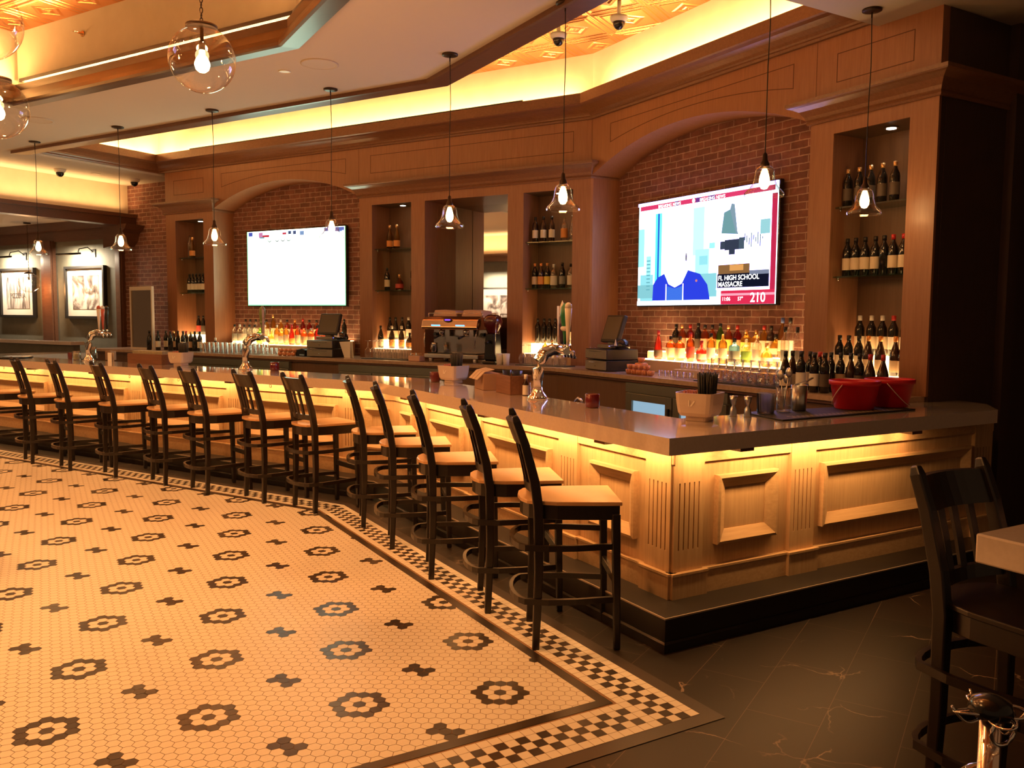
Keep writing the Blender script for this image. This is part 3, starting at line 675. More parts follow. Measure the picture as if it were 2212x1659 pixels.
# chrome stand with hanging glass, lower right
st=thing('glass_stand','chrome post topped with curled wire hooks and a hanging glass, lower right','stand',FW,(.805,1.36,0))
b=MB(); b.lathe([(.13,0),(.13,.01),(.03,.022),(.017,.03)],28); obj('base',b,CHROME,st)
b=MB(); b.lathe([(.0165,.02),(.0165,1.02)],20); obj('post',b,mat('warm chrome',(.9,.68,.55),.18,1),st)
b=MB(); b.lathe([(.012,1.02),(.03,1.024),(.036,1.034),(.03,1.05),(.012,1.058),(.001,1.06)],20); obj('cap',b,BLACKG,st)
b=MB(); P=[]
for i in range(64):
    a=2*pi*i/64; r=.043+.018*cos(4*a); P.append((r*cos(a),r*sin(a),1.030+.004*sin(4*a)))
b.tube(P,.0024,6,closed=True); obj('wire_ring',b,CHROME,st)
b=MB()
for k in range(4):
    a=pi/2*k; ca,sa=cos(a),sin(a); b.tube([((.016+.05*u)*ca,(.016+.05*u)*sa,1.02-.012*sin(pi*u)+.02*u*u) for u in [i/8 for i in range(9)]],.0022,6)
obj('hook_arms',b,CHROME,st)
gt=thing('hanging_glass','small ribbed glass hanging mouth down from the chrome stand','glass',FW,(.755,1.335,.90),0)
b=MB(); R=Matrix.Rotation(radians(28),4,'Y'); b.lathe([(.001,.098),(.008,.097),(.011,.088),(.007,.08),(.006,.06),(.018,.048),(.026,.03),(.030,0)],18,cap=False); b.xf(R); obj('bowl',b,GLASSB,gt)
b=MB(); b.tube([(.018*cos(2*pi*i/20),0,.122+.024*sin(2*pi*i/20)) for i in range(20)],.0035,8,closed=True); b.xf(R); obj('ring_handle',b,CHROME,gt)
# ================================================================== PENDANTS
FIL=emis('glowing filament bulb',(1,.60,.22),22)
def bell(label,F,loc,zc=3.9,power=5):
    t=thing('bell_pendant',label,'pendant lamp',F,(loc[0],loc[1],0),0,'clear glass bell pendants over the bar')
    z=loc[2]
    b=MB(); b.lathe([(.068,zc),(.068,zc-.012),(.05,zc-.018),(.008,zc-.022)],24); b.lathe([(.006,zc-.06),(.006,zc-.02)],8); obj('canopy',b,BRONZE,t)
    b=MB(); b.tube([(0,0,zc-.02),(.006,.004,zc-.4),(.003,-.002,z+.8),(0,0,z+.27)],.0035,6); obj('cord',b,BLACK,t)
    b=MB(); b.lathe([(.004,z+.275),(.014,z+.262),(.017,z+.225),(.028,z+.205),(.03,z+.175),(.016,z+.172)],16); obj('socket',b,BRONZE,t)
    prof=[(.022,.192),(.036,.188),(.049,.178),(.058,.160),(.063,.132),(.067,.104),(.075,.076),(.091,.052),(.110,.034),(.121,.020),(.122,.008),(.119,.0)]
    b=MB(); b.lathe([(r,z+h) for r,h in prof],36,cap=False); obj('glass_shade',b,GLASSB,t)
    b=MB(); b.lathe([(.013,z+.174),(.018,z+.155),(.028,z+.13),(.033,z+.10),(.031,z+.072),(.018,z+.05),(.001,z+.045)],18); bl=obj('bulb',b,FIL,t)
    pointlight('pendant_light',F@T(loc[0],loc[1],z+.02),power,(1,.50,.17),.03)
    return t
BP=[(FL,(-6.0,.42,2.45),'leftmost'),(FL,(-4.26,.42,2.45),'second from left'),(FL,(-2.6,.42,2.45),'third from left'),(FL,(-.88,.42,2.45),'fourth from left, in front of the white-out television'),(FR,(-3.42,.46,2.45),'fifth from left, in front of the mirror'),(FR,(-1.94,.64,2.45),'sixth from left, beside the bend column'),(FR,(-.66,1.30,2.45),'seventh from left, in front of the news television'),(FR,(-.90,2.58,2.45),'rightmost, in front of the wine cabinet')]
for F,l,w in BP: bell('glass bell pendant lamp, '+w,F,l,power=2.5 if w[:5]=='right' else 8)
CLEARB=glassy('globe glass',gl=.15,edge=.42)
def globe(label,M,D,zc,power=40):
    t=thing('globe_pendant',label,'pendant lamp',M); r=D/2
    b=MB(); P=[]
    n=int((zc-r-.05)/.028)
    for k in range(n):
        z=r+.03+k*.028; a=(k%2)*pi/2
        b.tube([(.008*cos(2*pi*i/10)*cos(a),.008*cos(2*pi*i/10)*sin(a),z+.017*sin(2*pi*i/10)) for i in range(10)],.0028,5,closed=True)
    obj('chain',b,BRONZE,t)
    b=MB(); b.lathe([(.06,zc),(.06,zc-.02),(.01,zc-.025)],20); obj('canopy',b,BRONZE,t)
    b=MB(); b.lathe([(.008,r+.03),(.02,r+.022),(.085*D/.36,r+.005),(.085*D/.36,r-.012)],28); obj('cap',b,BRONZE,t)
    b=MB(); K_=22; b.lathe([(max(1e-4,r*sin(pi*i/K_)),-r*cos(pi*i/K_)) for i in range(K_-2)],44,cap=False); obj('glass_globe',b,CLEARB,t)
    b=MB(); b.lathe([(.010,r),(.010,.10),(.018,.095),(.018,.055),(.012,.05)],14); obj('socket',b,BRONZE,t)
    b=MB(); b.lathe([(.015,.05),(.017,.025),(.030,.008),(.040,-.015),(.042,-.03),(.034,-.055),(.018,-.068),(.001,-.072)],18); obj('bulb',b,emis('globe bulb',(1,.66,.3),26),t)
    pointlight('globe_light',M@T(0,0,-.10),power,(1,.42,.12),.05)
    return t
globe('large clear glass globe pendant on a chain at top left',T(-1.735,4.80,3.096),.36,1.55)
globe('clear glass globe pendant cut by the left picture edge',T(-3.215,5.352,2.951),.36,1.70)
globe('small far globe pendant in front of the left framed photograph',FL@T(-10.74,2.94,2.255),.36,1.10,25)
# ================================================================== TELEVISIONS
def tv(label,F,x0,x1,z0,z1,name='television'):
    t=thing(name,label,'television',F,((x0+x1)/2,BD-.02,z0))
    w=(x1-x0)/2; h=z1-z0
    b=MB(); b.box(-w,w,-.07,-.02,0,h); obj('case',b,BLACKG,t,bevel=.006)
    b=MB(); b.box(-.3,.3,-.02,.02,h*.3,h*.7); obj('wall_bracket',b,BLACK,t)
    return t,w,h
class Scr:
    """flat picture shown by a screen: coloured emitting patches, u right, v down"""
    def __init__(s,w,h,y=-.0712): s.w=w-.014; s.h=h-.028; s.y=y; s.mb=MB(); s.mats=[]; s.k=0
    def P(s,u,v): return (-s.w+2*s.w*u, s.y-s.k*.00025, .014+s.h*(1-v))
    def m(s,c,st):
        s.mats.append(emis('screen colour',c,st)); return len(s.mats)-1
    def poly(s,pts,c,st): 
        s.k+=1; s.mb.poly([s.P(*p) for p in pts], s.m(c,st))
    def rect(s,u0,u1,v0,v1,c,st): s.poly([(u0,v1),(u1,v1),(u1,v0),(u0,v0)],c,st)
    def ell(s,u,v,ru,rv,c,st,n=28): s.poly([(u+ru*cos(-2*pi*i/n),v+rv*sin(-2*pi*i/n)) for i in range(n)],c,st)
def text(name,body,parent,M,size,m,ext=0.0,align='LEFT'):
    cu=bpy.data.curves.new(name,'FONT'); cu.body=body; cu.size=size; cu.extrude=ext; cu.align_x=align; cu.space_character=1.02; cu.offset=size*.012
    o=bpy.data.objects.new(name,cu); me=bpy.data.meshes.new_from_object(o); bpy.data.objects.remove(o)
    me.materials.clear(); me.materials.append(m); return obj(name,me,m,parent,M)
UP=Matrix.Rotation(pi/2,4,'X')
t,w,h=tv('large wall television showing a blown-out white game picture with green edges',FL,-5.26,-3.23,1.825,2.975)
s=Scr(w,h); WH=(.78,1.12,.80)
s.rect(0,1,0,1,(.25,1,.35),2.2); s.rect(.006,.994,.0,.985,(.78,1,.86),4.5); s.rect(.03,.985,.02,.965,WH,6.0)
s.rect(.012,.99,.004,.075,(.55,.70,1),2.2); s.rect(.30,.92,.035,.085,(.80,.92,1),3)
for u0,u1,v0,v1,c in ((.02,.06,.01,.06,(.1,.13,.6)),(.13,.17,.02,.09,(.85,.3,.55)),(.17,.24,.055,.085,(.8,.06,.08)),(.14,.19,.08,.10,(.25,.5,.55)),(.38,.42,.035,.06,(.8,.05,.07)),(.44,.47,.02,.06,(.08,.1,.2)),(.49,.52,.02,.065,(.1,.12,.25)),(.56,.60,.03,.08,(.3,.45,.75)),(.80,.99,.01,.05,(.18,.22,.62)),(.88,.97,.045,.06,(.2,.3,.7)),(.83,.87,.0,.03,(.1,.1,.4)),(.27,.275,.60,.62,(.3,.6,.6)),(.27,.275,.72,.745,(.2,.5,.5))): s.rect(u0,u1,v0,v1,c,.8)
for u in (.245,.325,.385,.445): s.poly([(u+.022*cos(a),.118+.035*sin(a)) for a in [pi*i/10 for i in range(11)]]+[(u+.016*cos(a),.118+.022*sin(a)) for a in [pi*(10-i)/10 for i in range(11)]],(.25,.25,.25),.5)
obj('screen_picture',s.mb,s.mats,t,recalc=False)
t,w,h=tv('large wall television showing a breaking news broadcast',FR,-4.31,-2.285,1.815,2.96)
s=Scr(w,h); WH=(.85,.68,2.0)
s.rect(0,1,0,1,(.70,.95,1),3.4); s.rect(.0,.63,.10,.97,(.80,.98,1),3.4)
CY=(.35,.86,.95)
for u0,u1,v0,v1,st in ((.0,.05,.25,.62,1.3),(.07,.11,.52,.97,1.3),(.02,.13,.70,.97,1.0),(.44,.52,.12,.55,2.0),(.46,.56,.50,.80,1.6),(.49,.55,.56,.64,1.0),(.0,.14,.80,.93,.75),(.45,.62,.72,.93,.85),(.56,.60,.45,.5,1.2)): s.rect(u0,u1,v0,v1,CY,st)
for r in range(9): s.rect(.075,.105,.56+r*.035,.572+r*.035,(.2,.6,.7),.8)
s.rect(.145,.165,.12,.82,(.1,.75,.95),1.4); s.rect(.165,.178,.12,.82,(.03,.12,.75),.9); s.rect(.178,.198,.12,.82,(.15,.80,.95),1.5)
s.ell(.315,.42,.115,.335,WH,6)
s.poly([(.13,.955),(.135,.80),(.17,.735),(.225,.70),(.26,.80),(.31,.835),(.365,.80),(.41,.68),(.50,.72),(.555,.82),(.575,.955)],(.03,.06,.85),.95)
s.poly([(.24,.955),(.25,.82),(.31,.845),(.375,.82),(.385,.955)],(.06,.20,.90),.95)
for u in (.242,.375): s.rect(u-.004,u+.004,.80,.955,WH,2.2)
s.ell(.475,.78,.008,.012,(.9,.3,.3),.8)
s.ell(.395,.56,.006,.04,(.2,.2,.2),.4)
s.rect(0,.655,.958,1,(.88,.93,1),3.2)
s.rect(.62,.965,.08,.86,WH,4.5)
s.poly([(.66,.20),(.70,.18),(.715,.24),(.76,.40),(.645,.38)],(.22,.45,.48),.8); s.poly([(.70,.18),(.71,.13),(.73,.14),(.74,.24),(.755,.40),(.745,.40)],(.3,.45,.55),.8)
s.rect(.67,.765,.44,.53,(.08,.10,.17),.5); s.rect(.64,.672,.45,.52,(.10,.13,.2),.5); s.rect(.765,.80,.43,.53,(.12,.18,.25),.6); s.rect(.70,.74,.52,.57,(.08,.1,.17),.5)
for i in range(9): s.rect(.80+i*.014,.806+i*.014,.40+.02*(i%3),.46+.02*(i%4),(.15,.3,.36),.7)
s.rect(.90,.96,.30,.42,(.35,.70,.75),1.0)
s.rect(.632,.84,.655,.735,(.35,.17,.06),.8); s.rect(.71,.80,.66,.71,(.75,.35,.10),1.1)
s.rect(.628,.962,.735,.855,(.015,.018,.05),.45); s.rect(.84,.962,.715,.75,(.28,.32,.45),.8)
s.rect(.62,.967,.855,.872,WH,3); s.rect(.968,1,.10,1,(.75,.03,.10),.8); s.rect(.655,1,.88,1,(.80,.03,.09),1.0); s.rect(.655,.998,.905,.925,(.9,.35,.45),1.2)
s.rect(.02,.985,.032,.075,(.80,.05,.16),1.0); s.rect(.0,1,.0,.03,WH,3.2)
for u0,u1 in ((.30,.33),(.46,.50),(.55,.60)): s.rect(u0,u1,.032,.075,(.25,.06,.35),.8)
obj('screen_picture',s.mb,s.mats,t,recalc=False)
LW=emis('white screen lettering',(1,1,1),3.0)
ys=-.0712-.00025*(s.k+2)
def scrtext(nm,body,u,v,size,al='LEFT'): text(nm,body,t,T(*[(-s.w+2*s.w*u),ys,.014+s.h*(1-v)])@UP,size,LW,align=al)
scrtext('screen_text','FL HIGH SCHOOL',.635,.79,.066); scrtext('screen_text','MASSACRE',.635,.845,.066)
scrtext('screen_text','BREAKING NEWS',.17,.070,.045); scrtext('screen_text','BREAKING NEWS',.49,.070,.045); s.k+=1
b=MB(); b.lathe([(.022,0),(.022,.0004)],16); b.xf(UP); obj('screen_mark',b,LW,t,T(-s.w+2*s.w*.445,ys,.014+s.h*(1-.054)))
scrtext('screen_text','11:06',.665,.968,.05); scrtext('screen_text','57°',.77,.968,.05); scrtext('screen_text','210',.85,.982,.125)
# ================================================================== FRAMED PHOTOGRAPHS AND PICTURE LIGHTS
def photo_mat(name,kind):
    m,nt,p=newmat(name)
    n=N(nt,'ShaderNodeTexNoise'); n.inputs['Scale'].default_value=3.2 if kind else 2; n.inputs['Detail'].default_value=6; n.inputs['Distortion'].default_value=1.2
    nt.links.new(coords(nt,(1,1,1) if kind else (6,1,.8)), n.inputs['Vector'])
    nt.links.new(ramp(nt,n.outputs['Fac'],[(.36,(.04,.03,.03)),(.47,(.22,.17,.15)),(.60,(.75,.68,.62))]), p.inputs['Base Color']); p.inputs['Roughness'].default_value=.35
    return m
MATW=mat('white picture mat',(.85,.80,.72),.7)
def picture(label,F,x,z,wd,ht,kind):
    t=thing('framed_photograph',label,'picture',F,(x,BD-.001,z))
    b=MB(); a,c=wd/2,ht/2; f=.045
    b.box(-a,a,-.07,0,c-f,c); b.box(-a,a,-.07,0,-c,-c+f); b.box(-a,-a+f,-.07,0,-c+f,c-f); b.box(a-f,a,-.07,0,-c+f,c-f); obj('frame',b,BLACK,t)
    b=MB(); b.box(-a+f,a-f,-.03,-.01,-c+f,c-f); obj('mat',b,MATW,t)
    b=MB(); mw,mh=wd*.13,ht*.13; b.box(-a+f+mw,a-f-mw,-.034,-.03,-c+f+mh,c-f-mh); ph=obj('photograph',b,photo_mat('black and white photo '+str(kind),kind),t)
    l=thing('picture_light','black arm picture light above the '+label.split(',')[0]+(' at right' if kind else ' at left'),'lamp',F,(x,BD-.001,z+c+.22))
    b=MB(); b.box(.18,.30,-.02,0,-.07,.07); b.tube([(.24,-.02,.03),(.24,-.12,.10),(.24,-.28,.06),(.24,-.30,0)],.009,8); obj('arm',b,BLACK,l)
    b=MB(); b.tube([(-.42,-.30,-.02),(.3,-.30,-.02)],.018,10); obj('lamp_bar',b,BLACK,l)
    arealight('picture_lamp',F,(x-.05,BD-.30,z+c+.175),.7,.02,60,(1,.80,.55),rot=Matrix.Rotation(radians(35),4,'X'))
    return t
picture('framed river photograph, right one of the two on the grey wall',FL,-9.55,2.08,1.20,.95,1)
p=picture('framed street photograph, left one of the two on the grey wall',FL,-11.76,2.09,1.20,.95,0)
text('sign_letters','PIZZERIA',p,T(.0,-.0355,-.10)@UP,.13,mat('grey print',(.10,.08,.075),.5),align='CENTER')
# a picture on the wall behind the viewer, seen in the mirror
FB=frame(pL(7.1,-6.4),uL)
p=thing('framed_photograph','framed photograph with a bright lamp, seen only in the mirror','picture',FB,(0,0,1.95))
b=MB(); b.box(-.75,.75,-.04,0,-.55,.55); obj('frame',b,BLACK,p); b=MB(); b.box(-.7,.7,-.046,-.04,-.5,.5); obj('mat',b,MATW,p); b=MB(); b.box(-.5,.5,-.05,-.046,-.34,.34); obj('photograph',b,photo_mat('black and white photo mirrored',1),p)
arealight('picture_lamp',FB,(0,-.3,2.72),.9,.03,60,(1,.8,.55),rot=Matrix.Rotation(radians(35),4,'X'))
# ================================================================== CEILING FITTINGS
def dome(label,F,loc,z,stem=0):
    t=thing('dome_camera',label,'security camera',F,(loc[0],loc[1],z))
    if stem: b=MB(); b.lathe([(.02,0),(.02,stem)],10); obj('stem',b,PLASTER,t)
    b=MB(); b.lathe([(.085,0),(.085,-.02),(.07,-.045),(.06,-.05)],24); obj('housing',b,LENSOFF,t)
    b=MB(); b.lathe([(.058,-.05),(.056,-.075),(.043,-.10),(.022,-.116),(.001,-.12)],20); obj('dome',b,BLACKG,t)
dome('dome camera nearest the picture centre, on the copper tin ceiling',FR,(-3.40,2.22),4.52,.14)
dome('dome camera half hidden by the soffit edge, on the copper tin ceiling',FR,(-4.1,2.0),4.52,.14)
dome('dome camera on the cream ceiling at left, above the opening',FL,(-7.72,1.78),3.9)
dome('dome camera on the cream ceiling beside the brick corner',FL,(-7.55,2.93),3.9)
t=thing('sprinkler_head','brass sprinkler head on the orange cove wall at top left','sprinkler',FL,(-3.1,-.722,4.46))
b=MB(); b.lathe([(.03,0),(.03,.008),(.012,.012),(.012,.05)],14); b.xf(Matrix.Rotation(pi/2,4,'X')); obj('escutcheon',b,mat('brass',(.8,.5,.25),.25,1),t)
b=MB(); b.tube([(-.018,-.05,.0),(-.02,-.07,.0),(0,-.085,0),(.02,-.07,0),(.018,-.05,0)],.004,6); b.lathe([(.022,-.002),(.022,.002)],12,(0,-.088,0)); obj('deflector',b,CHROME,t)
def ceildisc(name,label,cat,F,x,y,r,m):
    b=MB(); b.lathe([(r*.86,-.004),(r*.9,-.009),(r,-.006),(r,.0)],32); b.lathe([(r*.85,-.003),(r*.85,-.001)],32); return tag(obj(name,b,m,None,F@T(x,y,3.9)),label,cat)
ceildisc('ceiling_speaker','round white speaker grille set in the soffit','speaker',FL,-.39,-.24,.165,mat('speaker grille',(.60,.53,.46),.7))
ceildisc('ceiling_downlight','small round unlit downlight beside the ceiling speaker','light fitting',FL,-.83,-.23,.055,mat('unlit lens',(.85,.8,.7),.4))
ceildisc('ceiling_speaker','round white speaker grille in the soffit beside the left globe','speaker',FL,-4.75,-.25,.165,mat('speaker grille left',(.60,.53,.46),.7))
ceildisc('smoke_detector','flat round detector on the cream ceiling between the two dome cameras','detector',FL,-7.62,2.3,.07,LENSOFF)
# ================================================================== BOTTLES AND GLASSES
BPROF={
 'wine':[(.030,0),(.0365,.004),(.037,.19),(.034,.212),(.022,.238),(.0145,.255),(.0145,.30)],
 'burgundy':[(.034,0),(.041,.004),(.041,.15),(.036,.18),(.022,.225),(.0145,.25),(.0145,.30)],
 'champagne':[(.036,0),(.043,.004),(.043,.14),(.038,.18),(.022,.235),(.0155,.26),(.0155,.315)],
 'spirit':[(.034,0),(.041,.004),(.042,.18),(.038,.205),(.018,.228),(.0145,.24),(.0145,.285)],
 'square':[(.036,0),(.043,.004),(.044,.155),(.040,.175),(.018,.19),(.015,.2),(.015,.245)],
 'squat':[(.040,0),(.050,.01),(.055,.06),(.050,.11),(.026,.14),(.015,.155),(.015,.21)],
 'tall':[(.030,0),(.036,.004),(.037,.22),(.033,.25),(.016,.285),(.014,.30),(.014,.36)],
 'tapered':[(.040,0),(.046,.006),(.042,.10),(.034,.18),(.018,.23),(.014,.25),(.014,.30)]}
GL={'amber':liquid('amber spirit',(.75,.24,.04)),'red':liquid('red spirit',(.70,.05,.03)),'clear':glassy('clear bottle glass',(.95,.93,.9),.4),'green':liquid('green liqueur',(.25,.50,.06)),'gold':liquid('golden spirit',(.90,.55,.12)),'blue':liquid('pale blue gin',(.40,.72,.85),.5),
    'dark':mat('dark wine glass',(.012,.010,.008),.08,spec=.6),'brown':mat('dark brown bottle',(.035,.014,.008),.1,spec=.6)}
CAPM={'black':BLACK,'red':mat('red cap',(.55,.03,.03),.35),'gold':mat('gold foil cap',(.85,.52,.22),.3,.7),'white':mat('white cap',(.8,.74,.66),.4),'orange':mat('orange foil',(.9,.38,.10),.35,.3),'blue':mat('blue cap',(.08,.14,.45),.35)}
LABM={'cream':mat('cream paper label',(.80,.66,.48),.6),'white':mat('white paper label',(.88,.80,.70),.6),'orange':mat('orange paper label',(.85,.36,.10),.55),'yellow':mat('yellow paper label',(.88,.66,.12),.55),'dark':mat('dark paper label',(.10,.07,.05),.5),'tan':mat('tan paper label',(.62,.42,.26),.6),'green':mat('green paper label',(.30,.52,.10),.55),'red':mat('red paper label',(.6,.08,.06),.55),'grey':mat('grey print label',(.30,.30,.28),.5)}
BMESH={}
def bmesh_for(shape,part,m,lab=(.05,.13)):
    key=(shape,part,m.name,lab)
    if key in BMESH: return BMESH[key]
    pr=BPROF[shape]; b=MB(); n=14; sq=5 if shape=='square' else 0
    if part=='body': b.lathe(pr,n,sq=sq)
    elif part=='cap':
        r,z=pr[-1]; r2,z2=pr[-2]; b.lathe([(r+.002,z2+(z-z2)*.25),(r+.0025,z+.004),(.001,z+.006)],10)
    else:
        z0,z1=lab; r=max(p[0] for p in pr)+.0008
        if sq: b.lathe([(r,z0),(r,z1)],n,sq=sq,cap=False)
        else: b.lathe([(r,z0),(r,z1)],n,cap=False)
    me=b.mesh(part,m); BMESH[key]=me; return me
LABZ={'wine':(.05,.145),'burgundy':(.03,.12),'champagne':(.03,.11),'spirit':(.04,.15),'square':(.03,.13),'squat':(.03,.085),'tall':(.06,.16),'tapered':(.03,.10)}
def bottle(F,loc,shape,glass,cap,lab,label,group,sc=1.0):
    M=F@T(*loc)@RZ(random.uniform(-.4,.4))
    if sc!=1: M=M@Matrix.Scale(sc,4)
    me=bmesh_for(shape,'body',GL[glass]); o=bpy.data.objects.new('wine_bottle' if shape in('wine','burgundy') else 'champagne_bottle' if shape=='champagne' else 'spirit_bottle',me); link(o,None,M)
    tag(o,label,'bottle',group)
    if cap: link(bpy.data.objects.new('cap',bmesh_for(shape,'cap',CAPM[cap])),o)
    if lab: link(bpy.data.objects.new('paper_label',bmesh_for(shape,'label',LABM[lab],LABZ[shape])),o)
    return o
def look(shape,glass,cap,lab):
    g={'dark':'dark wine','brown':'dark brown','clear':'clear spirit'}.get(glass,glass+' spirit')
    if shape=='champagne': g='champagne'
    return f"{g} bottle"+(f" with {cap} cap" if cap else '')
def plain(shape,glass): return {'dark':'dark wine bottle','brown':'brown wine bottle','clear':'clear bottle'}.get(glass,glass+' bottle') if shape!='champagne' else 'champagne bottle'
def row(F,xs,e,z,specs,where,group,jit=.012,sc=1.0):
    """a row of bottles, left to right; every one its own object"""
    for i,x in enumerate(xs):
        sp=specs[i%len(specs)]; y=e+random.uniform(-jit,jit)
        bottle(F,(x,y,z),*sp,f"{plain(*sp[:2])} {ORD[i]} from left {where}",group,sc)
neg=lambda L:[-x for x in L]
am=('spirit','amber','black','cream')
row(FR,neg([3.71,3.52,3.38,3.21,3.05,2.92,2.77,2.61,2.47,2.34,2.23,2.02,1.87]),3.05,1.257,[('tapered','red','red','dark'),('square','amber','black','cream'),('square','amber','black','cream'),('spirit','amber','red','red'),('squat','red','red','cream'),('spirit','gold','black','white'),('spirit','gold',None,'cream'),('square','blue','black','grey'),('square','clear',None,'green'),('spirit','clear',None,'white'),('squat','gold','gold','cream'),('tall','clear','black','grey'),('tall','clear','black','grey')],'in front row below the news television','bottles on the lit step below the news television')
row(FR,neg([3.64,3.54,3.43,3.31,3.2,3.11,2.99,2.88,2.77,2.64,2.52,2.43,2.35,2.28,2.2,2.11]),3.23,1.337,[('spirit','dark','black','dark'),('spirit','amber','gold','tan'),('spirit','red','red','cream'),('wine','dark','black','dark'),('spirit','amber','black','tan'),('spirit','amber','black','orange'),('wine','green','black','green'),('spirit','amber','gold','yellow'),('spirit','red','red','tan'),('square','gold','gold','yellow'),('square','gold','gold','cream'),('spirit','gold','red','cream'),('spirit','brown','black','cream'),('squat','gold','black','cream'),('tall','gold','blue','cream'),('tall','clear','black','white')],'in back row below the news television','bottles on the lit step below the news television')
row(FL,neg([5.36,5.25,5.14,5.03,4.92,4.80,4.68,4.56,4.45,4.34,4.24,4.13,4.01,3.88,3.75,3.62,3.50]),3.05,1.257,[('spirit','clear','black','grey'),('spirit','clear','white','grey'),('spirit','clear','black','white'),('spirit','clear','black','grey'),('spirit','clear','black','white'),('square','green',None,'green'),('spirit','clear','white','cream'),('squat','gold',None,'cream'),('spirit','gold','white','cream'),('square','gold',None,'white'),('spirit','gold','red','cream'),('tapered','red','red','orange'),('spirit','amber','red','cream'),('square','amber',None,'tan'),('square','amber','white','cream'),('spirit','red','black','red'),('square','amber','black','tan')],'in front row below the white-out television','bottles on the lit step below the white-out television')
row(FL,neg([5.32,5.2,5.08,4.96,4.84,4.7,4.55,4.4,4.25,4.1,3.96,3.82,3.68,3.55,3.4,3.27]),3.23,1.337,[('spirit','clear','black','grey'),('spirit','clear','black','grey'),('spirit','clear','black','white'),('spirit','clear','white','grey'),('spirit','gold','black','cream'),('tall','gold','gold','cream'),('spirit','gold','white','tan'),('spirit','amber','black','cream'),('spirit','amber','orange','orange'),('wine','red','red','red'),('spirit','red','black','dark'),('spirit','amber','black','cream'),('spirit','brown','black','tan'),('spirit','amber','gold','tan'),('wine','brown','black','dark'),('wine','dark','black',None)],'in back row below the white-out television','bottles on the lit step below the white-out television')
bottle(FL,(-5.40,2.72,1.131),'squat','dark','white','cream','small dark bottle with white cap at the left foot of the bottle step','bottles on the back counter')
# wine cabinet at right
g='wine in the right cabinet'
dw=('wine','dark','gold','dark')
row(FR,neg([1.42,1.315,1.21,1.105,1.0]),3.06,2.592,[dw],'on the top shelf of the right cabinet',g); bottle(FR,(-.87,3.1,2.592),'wine','dark','black','white','white labelled wine bottle at the right end of the right cabinet top shelf',g)
row(FR,neg([1.41,1.325,1.24,1.155,1.07,.985,.90,.845]),3.06,2.037,[('wine','dark','black','cream')]*4+[('wine','dark','black',None)]+[('wine','dark','red','cream')]*3,'on the middle shelf of the right cabinet',g)
row(FR,neg([1.36,1.26,1.16,1.06,.96]),3.20,1.402,[('wine','dark','white','cream')]*3+[('wine','dark','red','white')]*2,'in back row at the bottom of the right cabinet',g,sc=1.05)
def riser(F,x0,x1,label,z=1.37):
    b=MB(); b.box(x0,x1,3.12,3.28,1.257,z); tag(obj('bottle_riser',b,LITM,None,F),label,'riser')
riser(FR,-1.45,-.82,'glowing amber riser at the bottom of the right cabinet',1.40); riser(FL,-2.48,-1.84,'glowing amber riser at the foot of the niche left of the mirror'); riser(FL,-.13,.51,'glowing amber riser at the foot of the niche right of the mirror'); riser(FL,-6.52,-5.88,'glowing amber riser at the foot of the left cabinet')
row(FR,neg([1.42,1.33,1.24,1.15,1.05,.92,.85]),3.03,1.257,[('wine','dark','black','cream')]*3+[('burgundy','brown','orange','tan')]*4,'in front row at the bottom of the right cabinet',g)
row(FR,neg([1.54,1.45,1.36,1.27,1.18,1.09,1.0,.91,.82,.72]),2.62,1.131,[('burgundy','brown','black','cream'),('burgundy','dark','black','cream'),('wine','dark','black','cream'),('wine','dark','red','white'),('wine','dark','black',None),('wine','dark','black','tan'),('burgundy','brown','black','tan'),('wine','dark','black','dark'),('burgundy','brown','red','tan'),('burgundy','brown','red','tan')],'on the counter before the right cabinet','wine bottles on the right end of the back counter')
row(FR,neg([1.50,1.34,1.20,1.12]),2.48,1.131,[('burgundy','dark','black','cream'),('wine','dark','black','white'),('wine','dark','black','white'),('wine','dark','black','dark')],'at the counter edge before the right cabinet','wine bottles on the right end of the back counter')
# centre cabinet niches
g='bottles in the niche left of the mirror'
row(FL,neg([2.32,2.19]),3.08,2.592,[('champagne','gold','gold','orange')],'on the top niche shelf left of the mirror',g); bottle(FL,(-1.92,3.1,2.592),'tall','amber','black','orange','tall amber bottle at the right end of the top shelf left of the mirror',g)
row(FL,neg([2.37,2.15,1.93]),3.08,2.037,[('wine','dark','black','cream'),('squat','amber','gold','red'),('tall','dark','black','dark')],'on the middle niche shelf left of the mirror',g)
row(FL,neg([2.41,2.31,2.21,2.10,2.0,1.91]),3.2,1.372,[('burgundy','dark','black','cream')]*3+[('wine','dark','white','white')]*3,'in back row at the niche foot left of mirror',g)
row(FL,neg([2.42,2.24,2.08,1.94]),3.02,1.257,[('burgundy','dark','black','cream'),('burgundy','brown','white','orange'),('burgundy','brown','white','orange'),('squat','brown','black','orange')],'in front row at the niche foot left of mirror',g)
g='bottles in the niche right of the mirror'
row(FL,neg([.06,-.05,-.16]),3.08,2.592,[('wine','brown','black','white')],'on the top niche shelf right of the mirror',g); bottle(FL,(.33,3.08,2.592),'spirit','clear',None,'orange','clear bottle with a small orange label on the top shelf right of the mirror',g); bottle(FL,(.43,3.1,2.592),'tapered','clear',None,None,'plain clear decanter bottle at the right end of the top shelf right of the mirror',g)
row(FL,neg([.07,-.02,-.1,-.19,-.31,-.43]),3.08,2.037,[('wine','dark','orange','cream'),('wine','brown','orange','orange'),('wine','dark','gold','yellow'),('spirit','clear','white','white'),('wine','dark','black','grey'),('spirit','clear','black','white')],'on the middle niche shelf right of the mirror',g)
row(FL,neg([.08,0,-.08,-.16,-.24,-.40]),3.2,1.372,[('wine','dark','black',None)]*5+[('wine','dark','red','cream')],'in back row at the niche foot right of mirror',g)
